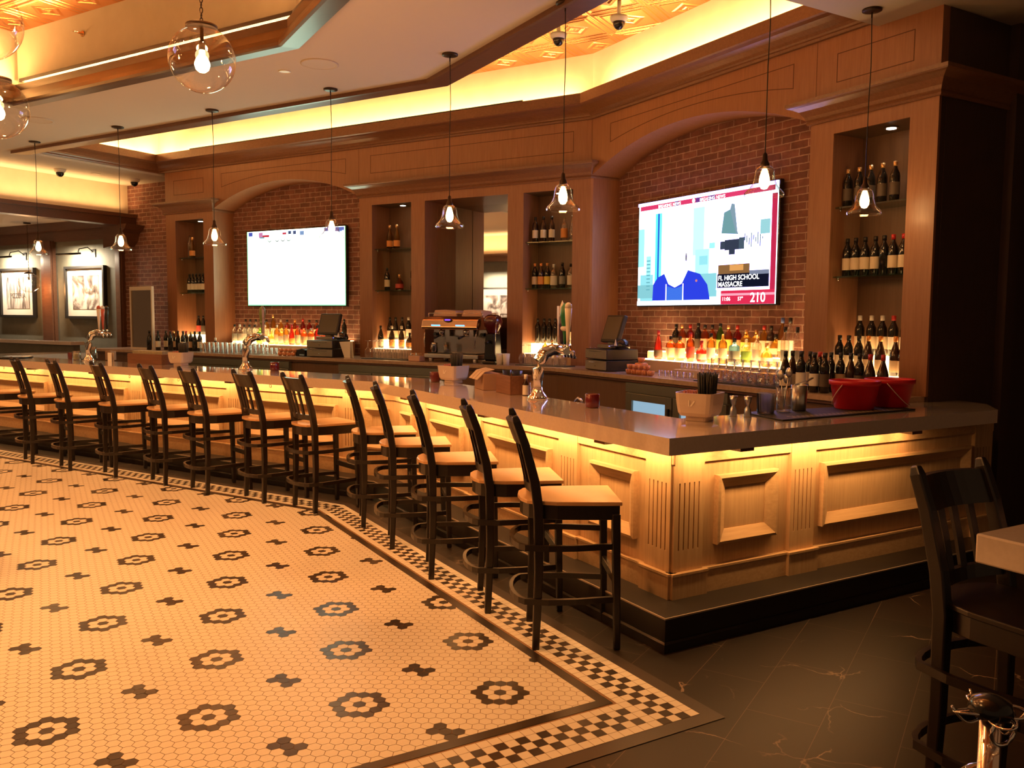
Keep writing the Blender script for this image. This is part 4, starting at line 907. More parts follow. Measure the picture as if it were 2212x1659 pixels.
row(FL,neg([-.12,-.22,-.32,-.44]),3.02,1.257,[('squat','gold','gold','cream'),('squat','brown','gold','orange')],'in front row at the niche foot right of mirror',g,sc=.75)
# left cabinet
g='bottles in the left cabinet'
bottle(FL,(6.42*-1,3.1,2.592),'tall','clear',None,None,'tall clear bottle on the left cabinet top shelf',g); bottle(FL,(-6.30,3.05,2.592),'champagne','gold','orange','orange','champagne bottle with orange foil on the top shelf of the left cabinet',g); bottle(FL,(-5.98,3.1,2.592),'tall','red','white','white','pale red bottle at the right end of the top shelf of the left cabinet',g)
row(FL,neg([6.42,6.34,6.26,6.18,6.10,6.02,5.94]),3.08,2.037,[('wine','dark','black','white')],'on the middle shelf of the left cabinet',g,.005)
row(FL,neg([6.36,6.25,6.14,6.03,5.93]),3.2,1.372,[('wine','dark','black','red'),('wine','dark','black','dark'),('wine','dark','white','dark'),('wine','dark','black','cream'),('wine','dark','white','cream')],'in back row at the foot of the left cabinet',g)
row(FL,neg([6.56,6.46,6.36,6.26,6.16,6.06,5.96,5.86,5.76]),2.72,1.131,[('wine','dark','black','cream'),('wine','dark','red','dark'),('wine','dark','gold','tan'),('burgundy','dark','black',None)],'standing before the left cabinet','wine bottles on the left end of the back counter')
row(FL,neg([6.75,6.52,6.24,5.92]),2.56,1.131,[('burgundy','dark','black',None),('wine','dark','black','cream'),('wine','dark','black',None),('wine','dark','black','cream')],'at the counter edge before the left cabinet','wine bottles on the left end of the back counter')
# glassware: prototypes then copies
def wineglass_up():
    b=MB(); b.lathe([(.033,0),(.040,.05),(.042,.08),(.034,.115),(.012,.138),(.004,.15),(.0035,.215),(.008,.222),(.034,.229),(.034,.232)],14,cap=False); return b.mesh('wine_glass',GLASSB)
def tumbler(h=.10,r=.038): 
    b=MB(); b.lathe([(r*.9,0),(r*.92,.006),(r,h),(r*.94,h),(r*.86,.012),(.001,.012)],14,cap=True); return b
ME={'wine_glass':wineglass_up(),'tumbler':tumbler().mesh('tumbler',GLASSB),'pint_glass':tumbler(.15,.043).mesh('pint_glass',GLASSB),'cordial_glass':tumbler(.065,.024).mesh('cordial_glass',GLASSB)}
def glasses(kind,F,pts,where,group):
    for i,(x,y,z) in enumerate(pts):
        o=bpy.data.objects.new(kind,ME[kind]); link(o,None,F@T(x,y,z)); tag(o,f"{kind.replace('_',' ')} {ORD[i]} from left {where}",'glass',group)
glasses('wine_glass',FL,[(-2.30+.088*i,2.60,1.139) for i in range(8)],'in front row below the niche left of the mirror','upside down wine glasses')
glasses('wine_glass',FL,[(-2.26+.088*i,2.72,1.139) for i in range(7)],'in rear row below the niche left of the mirror','upside down wine glasses')
glasses('wine_glass',FL,[(.06+.088*i,2.58,1.139) for i in range(7)],'in front row below the niche right of the mirror','upside down wine glasses')
glasses('wine_glass',FL,[(.10+.088*i,2.70,1.139) for i in range(6)],'in rear row below the niche right of the mirror','upside down wine glasses')
glasses('wine_glass',FR,[(-4.50+.09*i,2.75,1.131) for i in range(4)],'upside down left of the right register','upside down wine glasses')
for F,x0,x1,lab,yy in ((FL,-2.36,-1.60,'black bar mat under the wine glasses left of the espresso machine',2.66),(FL,0,.66,'black bar mat under the wine glasses right of the mirror',2.64)):
    b=MB(); b.box(x0,x1,yy-.12,yy+.12,1.131,1.138); tag(obj('bar_mat',b,RUBBER,None,F),lab,'mat','black bar mats')
glasses('tumbler',FR,[(-2.42+.095*i,2.50,1.139) for i in range(10)],'in the lower front row below the news television','stacked tumblers')
glasses('tumbler',FR,[(-2.40+.095*i,2.60,1.139) for i in range(10)],'in the lower middle row below the news television','stacked tumblers')
glasses('tumbler',FR,[(-2.36+.095*i,2.56,1.241) for i in range(9)],'stacked on top below the news television','stacked tumblers')
glasses('tumbler',FR,[(-2.32+.095*i,2.72,1.139) for i in range(9)],'in the lower rear row below the news television','stacked tumblers')
glasses('cordial_glass',FR,[(-2.98+.075*i,2.74,1.20) for i in range(6)],'on the small ledge below the news television','cordial glasses')
b=MB(); b.box(-3.05,-2.55,2.68,2.80,1.131,1.199); tag(obj('glass_ledge',b,mat('ledge',(.6,.42,.3),.4),None,FR),'low ledge under the cordial glasses below the news television','ledge')
glasses('cordial_glass',FR,[(-3.02+.085*i,2.50,1.131) for i in range(6)],'at the counter edge right of the espresso cups','cordial glasses')
b=MB(); b.box(-2.5,-1.5,2.44,2.78,1.131,1.138); tag(obj('bar_mat',b,RUBBER,None,FR),'black bar mat under the tumblers below the news television','mat','black bar mats')
glasses('pint_glass',FL,[(-5.46+.098*i,2.53,1.131) for i in range(13)],'in front row, left end below the white-out television','pint glasses')
glasses('pint_glass',FL,[(-5.42+.098*i,2.65,1.131) for i in range(13)],'in rear row, left end below the white-out television','pint glasses')
glasses('tumbler',FL,[(-4.16+.09*i,2.55,1.131) for i in range(4)],'right of the pint glasses','small tumblers')
glasses('tumbler',FL,[(-1.55+.085*i,2.60,1.131) for i in range(2)],'beside the left mirror post','small tumblers')
# espresso cups
CUPM=mat('copper lustre cup',(.80,.34,.16),.25,.35)
def cup_proto():
    b=MB(); b.lathe([(.020,0),(.034,.012),(.038,.048),(.034,.048),(.028,.014),(.001,.010)],16)
    o=obj('espresso_cup',b,CUPM,None); h=MB(); h.tube([(.036+.016*sin(a),0,.026+.016*cos(a)) for a in [pi*i/8 for i in range(9)]],.004,6); obj('handle',h,CUPM,o); return o
cp=None
def cups(F,pts,where):
    global cp
    for i,(x,y,z,a) in enumerate(pts):
        M=F@T(x,y,z)@RZ(a); lab=f"{ORD[i]} copper espresso cup {where}"
        if cp is None: cp=cup_proto(); cp.matrix_local=M; tag(cp,lab,'cup','copper espresso cups')
        else: dup(cp,M,lab)
cups(FR,[(-3.50+.083*i,2.50,1.131,-1.2) for i in range(5)]+[(-3.48+.083*i,2.50,1.181,-1.0) for i in range(4)]+[(-3.46,2.62,1.245,-.6)],'counting from the lower left, beside the right register')
cups(FL,[(-3.80+.085*i,2.50,1.131,-1.2) for i in range(4)]+[(-3.78+.085*i,2.50,1.181,-1.0) for i in range(4)]+[(-3.70,2.62,1.131,-.6)],'counting from the lower left, beside the left register')
b=MB(); b.box(-3.52,-3.40,2.57,2.67,1.131,1.243); tag(obj('saucer_stack',b,CUPM,None,FR,bevel=.02),'copper saucer stack under the single espresso cup by the right register','saucers')
# ================================================================== REGISTERS
SCRN=mat('dull register screen',(.11,.085,.06),.3); DRW=mat('grey drawer front',(.26,.23,.18),.4,.3)
def register(label,F,x,y,rot,flip=1):
    t=thing('cash_register',label,'register',F,(x,y,1.131),rot)
    for k in range(2):
        b=MB(); b.box(-.22,.22,-.19,.19,.004+.116*k,.112+.116*k); dr=obj('drawer_case',b,BLACK,t,bevel=.004)
        b=MB(); b.box(-.215,.215,-.2,-.19,.012+.116*k,.104+.116*k); d2=obj('drawer',b,DRW,dr,bevel=.003)
        b=MB(); b.lathe([(.008,0),(.008,.006)],10); b.xf(T(0,-.2,.05+.116*k)@Matrix.Rotation(pi/2,4,'X')); b.box(-.13,.13,-.204,-.2,.085+.116*k,.09+.116*k); obj('lock',b,CHROME,t)
    b=MB(); b.box(-.14,.14,-.10,.10,.235,.275); b.box(-.05,.05,-.02,.06,.275,.36); obj('screen_base',b,DRW,t,bevel=.008)
    Mx=T(0,.02,.44)@Matrix.Rotation(radians(-18),4,'X')
    b=MB(); b.box(-.17,.17,-.02,.03,-.15,.15); sc_=obj('screen_housing',b,BLACK,t,Mx,bevel=.008)
    b=MB(); b.box(-.148,.148,-.0225,-.019,-.12,.13); obj('screen',b,SCRN,sc_)
    b=MB(); b.lathe([(.006,0),(.006,.004)],8); b.xf(T(.2,-.15,.262)); obj('status_light',b,emis('blue led',(.1,.15,1),6),t)
    b=MB(); b.lathe([(.075,0),(.08,.03),(.065,.075),(.03,.10),(.001,.105)],18,(.25*flip,-.02,.236)); pr=obj('printer',b,BLACKG,t)
    b=MB(); b.prismy([(.22,.27),(.27,.27),(.245,.335)],-.105,-.10); obj('receipt',b,LABM['white'],pr)
register('right cash register with tilted screen on two stacked drawers beside the bend column',FR,-4.06,2.70,radians(-6))
register('left cash register with tilted screen on two stacked drawers left of the mirror niches',FL,-3.06,2.68,radians(4))
t=thing('card_reader','black card reader on the counter left of the left register','card reader',FL,(-3.42,2.58,1.131)); b=MB(); b.prismy([(-.09,0),(.09,0),(.09,.09),(.03,.11),(-.09,.085)],-.08,.08); obj('body',b,BLACKG,t,bevel=.008); b=MB(); b.box(-.01,.08,-.084,-.08,.012,.03); obj('slot',b,CHROME,t)
t=thing('menu_card','folded white menu card leaning beside the left register','menu',FL,(-2.72,2.62,1.131)); b=MB(); b.prismy([(-.09,.21),(.10,.22),(.10,.0),(-.0,0)],-.006,.0); obj('front_leaf',b,LABM['white'],t); b=MB(); b.prismy([(-.09,.21),(.10,.22),(.12,.0),(.02,0)],.04,.046); obj('rear_leaf',b,LABM['white'],t)
# ================================================================== ESPRESSO MACHINE AND GRINDER
CM=STEEL; CREAMM=mat('cream enamel',(.72,.42,.30),.35)
t=thing('espresso_machine','chrome two group espresso machine with blue lit buttons before the mirror','espresso machine',FL,(-.92,2.72,1.131))
b=MB(); b.box(-.40,.40,-.20,.22,.05,.10); [b.lathe([(.03,0),(.03,.05)],14,(x,y,0)) for x in(-.33,.33) for y in(-.15,.17)]; obj('base',b,CM,t,bevel=.006)
b=MB(); b.box(-.36,.36,-.18,.02,.10,.115); obj('drip_tray',b,BLACK,t)
b=MB(); b.box(-.40,.40,.0,.22,.10,.44); obj('body',b,mat('polished backsplash',(.42,.36,.32),.15,1),t,bevel=.006)
b=MB(); b.prismy([(-.40,0),(.40,0),(.40,.02),(-.40,.02)],-.2,.2); 
b=MB(); st_=[(-.23,.40),(-.25,.43),(-.22,.52),(-.16,.555),(.22,.555),(.22,.40)]
b.v=[];b.f=[];b.m=[];b.sm=[]; nn=len(st_); b.v=[(-.41,y,z) for y,z in st_]+[(.41,y,z) for y,z in st_]; b.face(list(range(nn))); b.face([nn+i for i in reversed(range(nn))]); [b.face([i,(i+1)%nn,nn+(i+1)%nn,nn+i]) for i in range(nn)]
hd=obj('head',b,mat('polished copper chrome',(.86,.60,.42),.16,1),t,bevel=.008)
BLU=emis('blue lit buttons',(.05,.22,1),7); VIO=emis('violet lit badge',(.16,.05,1),3.5)
for xc in (-.19,.17):
    b=MB(); 
    for i in range(6):
        for k in range(2): b.lathe([(.008,0),(.008,.003)],8,(xc-.055+.022*i,0,0)); 
    start=0; b.xf(T(0,-.247,.452)@Matrix.Rotation(radians(75),4,'X')); obj('button_row',b,BLU,hd)
b=MB(); b.lathe([(.062,0),(.062,.004),(.05,.006)],22); b.xf(T(-.02,-.228,.515)@Matrix.Rotation(radians(62),4,'X')@Matrix.Diagonal((1,.42,1,1))); bd=obj('badge',b,BLACKG,hd)
b=MB(); b.box(-.04,.04,-.007,.007,.005,.008); b.xf(T(-.02,-.228,.515)@Matrix.Rotation(radians(62),4,'X')); obj('lit_badge_text',b,VIO,hd)
for i,x in enumerate((-.19,.17)):
    b=MB(); b.lathe([(.034,.34),(.038,.37),(.038,.41)],18,(x,-.11,0)); b.lathe([(.036,.315),(.036,.34)],18,(x,-.11,0)); gp=obj('group_head',b,CHROME,t)
    b=MB(); b.tube([(x,-.145,.325),(x+.01,-.21,.318),(x+.015,-.29,.30)],[.010,.013,.016],8); obj('portafilter_handle',b,BLACK,gp)
for x in (-.38,.38):
    b=MB(); b.tube([(x,-.19,.41),(x,-.22,.33),(x*.97,-.23,.18)],.006,6); obj('steam_wand',b,CHROME,t)
    b=MB(); b.lathe([(.022,0),(.022,.03)],12); b.xf(T(x*.92,-.02,.34)@Matrix.Rotation(pi/2,4,'X')); obj('steam_knob',b,BLACK,t)
b=MB(); b.tube([(-.40,-.1,.60),(.40,-.1,.60)],.006,6); b.tube([(-.40,.2,.60),(.40,.2,.60)],.006,6); [b.tube([(x,y,.55),(x,y,.60)],.006,6) for x in(-.4,.4) for y in (-.1,.2)]; obj('cup_rail',b,CHROME,t)
def napkin(label,x,w_,dx): 
    b=MB(); b.prismy([(-w_/2,0),(w_/2,0),(w_/2-.01,.07),(0,.085),(-w_/2+.03,.08)],-.12,.12); o=obj('folded_cloth',b,CREAMM,None,FL@T(x,2.74,1.69),bevel=.01); tag(o,label,'cloth','folded cloths on the espresso machine')
napkin('left folded cloth lying on top of the espresso machine',-1.08,.36,0); napkin('right folded cloth lying on top of the espresso machine',-.68,.30,0)
for x,lab in ((-1.20,'steel milk jug on the espresso machine tray at left'),):
    j=thing('milk_jug',lab,'jug',FL,(x,2.58,1.247)); b=MB(); b.lathe([(.036,0),(.042,.01),(.034,.10),(.037,.12),(.033,.12),(.03,.1),(.036,.014),(.001,.01)],16); obj('body',b,CHROME,j); b=MB(); b.tube([(-.035,0,.10),(-.06,0,.09),(-.062,0,.04),(-.04,0,.025)],.005,6); obj('handle',b,CHROME,j)
glasses('tumbler',FL,[(-1.02,2.58,1.247)],'standing on the espresso machine drip tray','small tumblers')
t=thing('coffee_grinder','dark red coffee grinder with domed hopper right of the espresso machine','coffee grinder',FL,(-.36,2.60,1.131))
REDB=mat('dark burgundy hopper',(.10,.012,.012),.2,coat=.5)
b=MB(); b.box(-.09,.09,-.11,.11,0,.04); b.prismy([(-.08,.04),(.08,.04),(.06,.36),(-.06,.36)],-.08,.09); obj('body',b,BLACKG,t,bevel=.02)
b=MB(); b.lathe([(.06,.36),(.075,.39),(.105,.45),(.115,.51),(.10,.56),(.06,.585),(.001,.59)],22); obj('hopper',b,REDB,t)
b=MB(); b.tube([(.09,-.07,.5),(.10,-.10,.35),(.09,-.1,.12)],.004,6); obj('chrome_trim',b,CHROME,t); b=MB(); b.tube([(0,-.09,.27),(0,-.15,.25)],.018,10); obj('spout',b,BLACK,t)
for i,(x,y,z) in enumerate(((-.20,2.50,1.131),(-.11,2.50,1.131),(-.155,2.57,1.131))):
    b=MB(); b.lathe([(.034,0),(.044,.13),(.040,.13),(.031,.006),(.001,.006)],18); o=obj('paper_cup_stack',b,LABM['white'],None,FL@T(x,y,z)); tag(o,f"{('left','right','rear')[i]} white paper cup stack between grinder and glasses",'cups','white paper cups')
b=MB(); b.box(-.09,.09,-.06,.06,0,.07); o=obj('napkin_stack',b,CREAMM,None,FL@T(-1.42,2.50,1.131),bevel=.012); tag(o,'small stack of cream napkins left of the espresso machine','napkins')
t=thing('standing_mirror','pale framed mirror standing at the left end of the back counter','mirror',FL,(-7.0,2.62,1.131),radians(-6))
FRM=mat('pale frame',(.72,.62,.52),.35)
b=MB(); b.box(-.33,-.30,-.02,.02,0,1.0); b.box(.30,.33,-.02,.02,0,1.0); b.box(-.30,.30,-.02,.02,.94,1.0); b.box(-.30,.30,-.02,.02,0,.03); obj('frame',b,FRM,t)
b=MB(); b.box(-.30,.30,-.004,.004,.03,.94); obj('pane',b,mat('dim mirror pane',(.34,.26,.20),.08,.9),t)
# ================================================================== ON THE BAR TOP
ZB=1.0915
def candle(label,F,x,y):
    t=thing('candle_holder',label,'candle holder',F,(x,y,ZB),0,'dark red square candle holders')
    b=MB(); b.lathe([(.036,0),(.040,.006),(.041,.088),(.037,.092),(.034,.09),(.033,.02),(.001,.018)],20,sq=5); obj('cup',b,mat('dark red glass',(.13,.010,.012),.15,coat=.5),t)
    b=MB(); b.lathe([(.03,.018),(.03,.05)],14); obj('wax',b,LABM['cream'],t)
candle('dark red candle holder left of the white straw caddy, nearest the bar corner',FR,-1.35,.50)
candle('dark red candle holder just past the bend in the bar',FR,-3.80,.50)
candle('dark red candle holder right of the middle beer tap',FL,-1.85,.56)
candle('dark red candle holder at the far left of the bar',FL,-5.60,.58)
PORC=mat('white porcelain',(.68,.54,.44),.25,coat=.3)
def caddy(label,F,x,y,rot,sc=1.0,straws='black'):
    t=thing('straw_caddy',label,'caddy',F,(x,y,ZB),rot)
    b=MB(); 
    b.lathe([(.066*sc,0),(.068*sc,.004),(.066*sc,.026*sc),(.092*sc,.030*sc),(.104*sc,.05*sc),(.112*sc,.10*sc),(.118*sc,.165*sc),(.112*sc,.165*sc),(.10*sc,.06*sc),(.001,.04*sc)],40,sq=7); obj('holder',b,PORC,t,smooth=False)
    b=MB(); b.box(-.022*sc,-.016*sc,-.118*sc,-.114*sc,.09*sc,.125*sc); b.poly([(-.014*sc,-.118*sc,.09*sc),(-.004*sc,-.118*sc,.09*sc),(.018*sc,-.118*sc,.12*sc),(.010*sc,-.118*sc,.122*sc)]); obj('leaf_mark',b,LABM['white'],t)
    b=MB(); random.seed(3)
    for i in range(90):
        a=random.uniform(0,2*pi); r=.056*sqrt(random.random()); h=random.uniform(.258,.285)*sc
        b.tube([(.045*sc+r*.8*cos(a),r*.8*sin(a),.05*sc),(.045*sc+r*1.12*cos(a),r*1.12*sin(a),h)],.0032,5)
    obj('straw_bundle',b,BLACK,t)['label']='bundle of black straws'
    b=MB()
    for i in range(40):
        a=random.uniform(0,2*pi); r=.045*sqrt(random.random()); h=random.uniform(.165,.178)*sc
        b.tube([(-.06*sc+r*.7*cos(a),r*.8*sin(a),.05*sc),(-.06*sc+r*cos(a),r*1.1*sin(a),h)],.003,4)
    obj('stirrer_bundle',b,mat('pink stirrers',(.75,.28,.20),.5),t)['label']='bundle of pink stirrers'
caddy('white porcelain straw caddy near the bar corner, black straws and pink stirrers',FR,-.50,.66,radians(25))
caddy('white straw caddy behind the cardboard sleeve box in the middle of the bar',FR,-3.66,.62,radians(20),.95)
caddy('white straw caddy right of the left wooden crate',FL,-3.42,.58,radians(10),.95)
def jigger(label,x,y):
    t=thing('jigger',label,'jigger',FR,(x,y,ZB),0,'steel jiggers'); b=MB(); b.lathe([(.023,0),(.024,.003),(.017,.05),(.008,.066),(.017,.085),(.024,.125),(.022,.125),(.015,.085),(.001,.07)],18); obj('double_cone',b,STEEL,t)
jigger('left of the two steel jiggers beside the bar mat',-.56,.99); jigger('right of the two steel jiggers beside the bar mat',-.50,1.05)
b=MB(); b.prism([(-.64,1.16),(-.235,1.06),(-.26,2.34),(-.55,2.37)],0,.010); t=tag(obj('bar_mat',b,RUBBER,None,FR@T(0,0,ZB),bevel=.002),'long black rubber mat on the end of the bar','mat')
b=MB(); random.seed(5)
for i in range(26):
    y=1.2+i*.04; b.box(-.30,-.275,y,y+.026,.0101,.0106); b.box(-.34,-.315,y+.008,y+.022,.0101,.0106)
obj('printed_pattern',b,mat('pale mat print',(.34,.26,.20),.6),t)
ZM=ZB+.0105
t=thing('mixing_glass','cut crystal tumbler at the left end of the bar mat','glass',FR,(-.535,1.24,ZM))
b=MB(); n=18; b.lathe([(.046,0),(.052,.006),(.053,.03),(.055,.06),(.056,.125),(.051,.125),(.046,.012),(.001,.012)],n,cap=True); obj('bowl',b,ICEG,t,smooth=False)
t=thing('bar_spoon_jar','clear mixing glass holding bar spoons and strainers','jar',FR,(-.535,1.40,ZM))
b=MB(); b.lathe([(.042,0),(.045,.005),(.050,.15),(.047,.15),(.042,.01),(.001,.01)],20); obj('glass_jar',b,GLASSB,t)
for k,(dx,dy,h,a) in enumerate(((-.03,0,.20,-8),(.0,.02,.18,3),(.02,-.01,.22,9))):
    b=MB(); b.tube([(0,0,.015),(sin(radians(a))*h,dy,h)],.003,6); b.sphere((sin(radians(a))*h+dx*.2,dy,h+.03),.026,12,8,sz=1.25); b.xf(Matrix.Diagonal((1,.5,1,1))); obj('bar_spoon',b,STEEL,t)
t=thing('cocktail_shaker','brushed steel shaker tin on the bar mat','shaker',FR,(-.535,1.54,ZM)); b=MB(); b.lathe([(.040,0),(.043,.004),(.052,.165),(.049,.165),(.040,.006),(.001,.006)],24); obj('tin',b,STEEL,t)
b=MB(); b.bar([(-.03,0,.165),(.05,.0,.19),(.09,.01,.215)],.035,.006); obj('resting_strainer',b,STEEL,t)
REDP=mat('red plastic bucket',(.56,.012,.020),.32,spec=.4)
def bucket(label,x,y,rot):
    t=thing('bucket',label,'bucket',FR,(x,y,ZM),rot,'red plastic buckets'); b=MB(); b.lathe([(.118,0),(.122,.004),(.150,.155),(.160,.158),(.162,.185),(.156,.188),(.146,.17),(.116,.008),(.001,.008)],36); obj('tub',b,REDP,t)
    b=MB(); P=[(.158*cos(a),.158*sin(a)*.0-.16*sin(a)*.80,.165-.155*sin(a)) for a in [pi*i/16 for i in range(17)]]; b.tube(P,.003,6); obj('wire_handle',b,mat('pale wire handle',(.75,.55,.5),.4),t)
bucket('left red plastic bucket with wire handle, on the bar mat',-.46,1.98,radians(-80)); bucket('right red plastic bucket, behind the left one',-.46,2.34,radians(120))
# beer taps
def tap(label,F,x,y,rot,handles):
    t=thing('beer_tap',label,'beer tap',F,(x,y,ZB),rot)
    b=MB(); b.lathe([(.078,0),(.078,.008),(.06,.03),(.038,.06),(.033,.085)],28); obj('base',b,CHROME,t)
    b=MB(); b.tube([(0,0,.07),(0,0,.14),(0,.0,.22),(0,.01,.28),(0,.05,.335),(0,.11,.36),(0,.17,.352)],[.031,.036,.044,.048,.046,.042,.036],20); obj('column',b,CHROME,t)
    b=MB(); b.tube([(-.16,.17,.352),(.16,.17,.352)],.026,14); mf=obj('manifold',b,CHROME,t)
    n=len(handles)
    for i,(kind,h) in enumerate(handles):
        xx=-.12+.24*i/max(1,n-1) if n>1 else 0
        b=MB(); b.tube([(xx,.175,.352),(xx,.23,.345),(xx,.245,.30)],[.014,.012,.010],10); b.lathe([(.012,.36),(.012,.40)],10,(xx,.19,0)); fc=obj('faucet',b,CHROME,t)
        for name,mb_,m in h(xx): obj(name,mb_,m,fc if name!='tap_handle' else t)
    return t
def h_paddle(m,hh=.28,w_=.06):
    def f(x):
        b=MB(); b.prismy([(x-.012,.40),(x+.012,.40),(x+.016,.40+hh*.6),(x+w_/2,.40+hh*.68),(x+w_/2,.40+hh),(x-w_/2,.40+hh),(x-w_/2,.40+hh*.68),(x-.016,.40+hh*.6)],.18,.20); return [('tap_handle',b,m)]
    return f
def h_cone(m,m2,hh=.32):
    def f(x):
        b=MB(); b.lathe([(.012,0),(.02,.05),(.025,.14),(.022,.22)],14,(x,.19,.40)); b2=MB(); b2.lathe([(.022,.22),(.015,.28),(.001,hh)],14,(x,.19,.40)); return [('tap_handle',b,m),('handle_tip',b2,m2)]
    return f
def h_oval(m,m2,hh=.30):
    def f(x):
        b=MB(); b.lathe([(.012,0),(.016,.08),(.02,.10),(.03,.16),(.036,.21),(.03,.27),(.012,.295),(.001,hh)],16,(x,.19,.40)); b2=MB(); b2.sphere((x,.19,.515),.034,14,8,sz=.7); return [('tap_handle',b,m),('handle_collar',b2,m2)]
    return f
def h_bat(m,m2,hh=.30):
    def f(x):
        b=MB(); b.lathe([(.011,0),(.014,.08),(.021,.18),(.026,.26)],14,(x,.19,.40)); b2=MB(); b2.lathe([(.026,.26),(.024,.285),(.012,.30),(.001,.303)],14,(x,.19,.40)); return [('tap_handle',b,m),('handle_tip',b2,m2)]
    return f
PINK=mat('pale pink handle',(.62,.42,.38),.4); PURP=mat('dark purple handle',(.06,.035,.08),.25); GRN=mat('green handle',(.02,.16,.06),.25); WHT=mat('white handle',(.75,.66,.58),.35); GRY=mat('grey handle',(.25,.20,.17),.4); LAV=mat('lavender handle',(.40,.30,.36),.4); OLV=mat('olive handle',(.16,.20,.06),.35); REDH=mat('red handle tip',(.55,.10,.06),.4)
tap('chrome beer tap nearest the bar corner with pink, purple and green handles',FR,-2.03,.50,radians(-18),[('p',h_paddle(PINK)),('c',h_cone(PURP,WHT)),('o',h_oval(GRN,WHT)),('w',h_bat(WHT,WHT,.27))])
tap('middle chrome beer tap with olive, grey and lavender handles, before the white-out television',FL,-2.28,.54,radians(-40),[('o',h_oval(OLV,OLV,.27)),('p',h_paddle(GRY,.30,.075)),('p',h_paddle(LAV,.26,.06))])
tap('left chrome beer tap with black and white bat handles',FL,-5.20,.56,radians(-55),[('c',h_bat(BLACK,BLACK,.30)),('b',h_bat(REDH,WHT,.2)),('b',h_bat(WHT,REDH,.32))])
# crates and boxes
CRATE=wood('brown crate wood',(.24,.10,.05),(.16,.065,.032),'x',.6,coat=0); CARD=mat('tan cardboard',(.60,.40,.23),.7)
def crate(label,F,x,y,rot,w_,d_,h_,m=CRATE):
    t=thing('wooden_crate',label,'crate',F,(x,y,ZB),rot)
    for nm,bx in (('front_board',(-w_/2,w_/2,-d_/2,-d_/2+.012)),('back_board',(-w_/2,w_/2,d_/2-.012,d_/2)),('side_board',(-w_/2,-w_/2+.012,-d_/2+.012,d_/2-.012)),('side_board',(w_/2-.012,w_/2,-d_/2+.012,d_/2-.012))):
        b=MB(); b.box(*bx,0,h_); obj(nm,b,m,t,bevel=.002)
    b=MB(); b.box(-w_/2+.012,w_/2-.012,-d_/2+.012,d_/2-.012,0,.01); obj('bottom_board',b,m,t); return t
crate('right wooden crate holding glass ashtrays, between sleeve box and nearest beer tap',FR,-2.50,.57,radians(-8),.30,.18,.145)
for i,(x,y) in enumerate(((-2.57,.55),(-2.45,.58),(-2.42,.55))):
    b=MB(); b.lathe([(.03,0),(.036,.09),(.034,.09),(.028,.006),(.001,.006)],12); tag(obj('small_glass',b,ICEG,None,FR@T(x,y,ZB+.09)),f"{('left','middle','right')[i]} clear glass poking out of the right wooden crate",'glass','glasses in the right crate')
t=thing('sleeve_box','cardboard box with tan paper sleeves folded over its front, beside the right crate','box',FR,(-2.94,.58,ZB),radians(-14))
b=MB(); b.box(-.15,.15,-.075,.075,0,.135); obj('box_body',b,mat('worn cardboard',(.36,.20,.12),.7),t,bevel=.003)
for i in range(3):
    b=MB(); x=-.15+.10*i; b.v+=[]; b.bar([(x+.047,-.125,.085),(x+.047,-.06,.150),(x+.047,.02,.168)],.085,.004); obj('paper_sleeve',b,CARD,t)
t=crate('left wooden crate holding menus, behind the bar stools at left',FL,-4.02,.62,radians(2),.62,.20,.12)
b=MB(); b.box(-.28,.26,-.05,.05,.012,.155); o=obj('menu_stack',b,noisy('speckled menu paper',(.50,.42,.28),(.34,.29,.19),40,.7,0),None,FL@T(-4.02,.62,ZB)@RZ(radians(2))); tag(o,'stack of pale menus standing in the left wooden crate','menus')
t=thing('bitters_bottle','small dark bottle with white label and white cap right of the right crate','bottle',FR,(-2.30,.56,ZB)); b=MB(); b.lathe([(.022,0),(.024,.003),(.024,.09),(.011,.11),(.011,.14)],14); obj('body',b,GL['brown'],t); b=MB(); b.lathe([(.0245,.005),(.0245,.078)],14,cap=False); obj('paper_label',b,LABM['white'],t); b=MB(); b.lathe([(.013,.125),(.013,.16)],12); obj('cap',b,LABM['white'],t)
t=thing('toothpick_glass','clear glass of picks behind the nearest beer tap','glass',FR,(-2.20,.58,ZB)); b=MB(); b.lathe([(.036,0),(.042,.10),(.039,.10),(.034,.006),(.001,.006)],16); obj('bowl',b,GLASSB,t)
b=MB()
for i in range(30):
    a=random.uniform(0,6.28); r=.025*sqrt(random.random()); b.tube([(r*cos(a),r*sin(a),.008),(1.3*r*cos(a),1.3*r*sin(a),.115)],.0012,4)
obj('pick_bundle',b,CARD,t)
t=thing('soda_gun','black soda gun with chrome hook hanging inside the bar by the nearest tap','soda gun',FR,(-1.86,.70,.93)); b=MB(); b.box(-.05,.05,-.06,.03,-.1,.10); obj('holster',b,BLACKG,t,bevel=.01); b=MB(); b.tube([(0,0,.1),(.02,0,.15),(.06,0,.18),(.10,0,.165),(.11,0,.14)],.009,8); obj('hook_hose',b,CHROME,t)
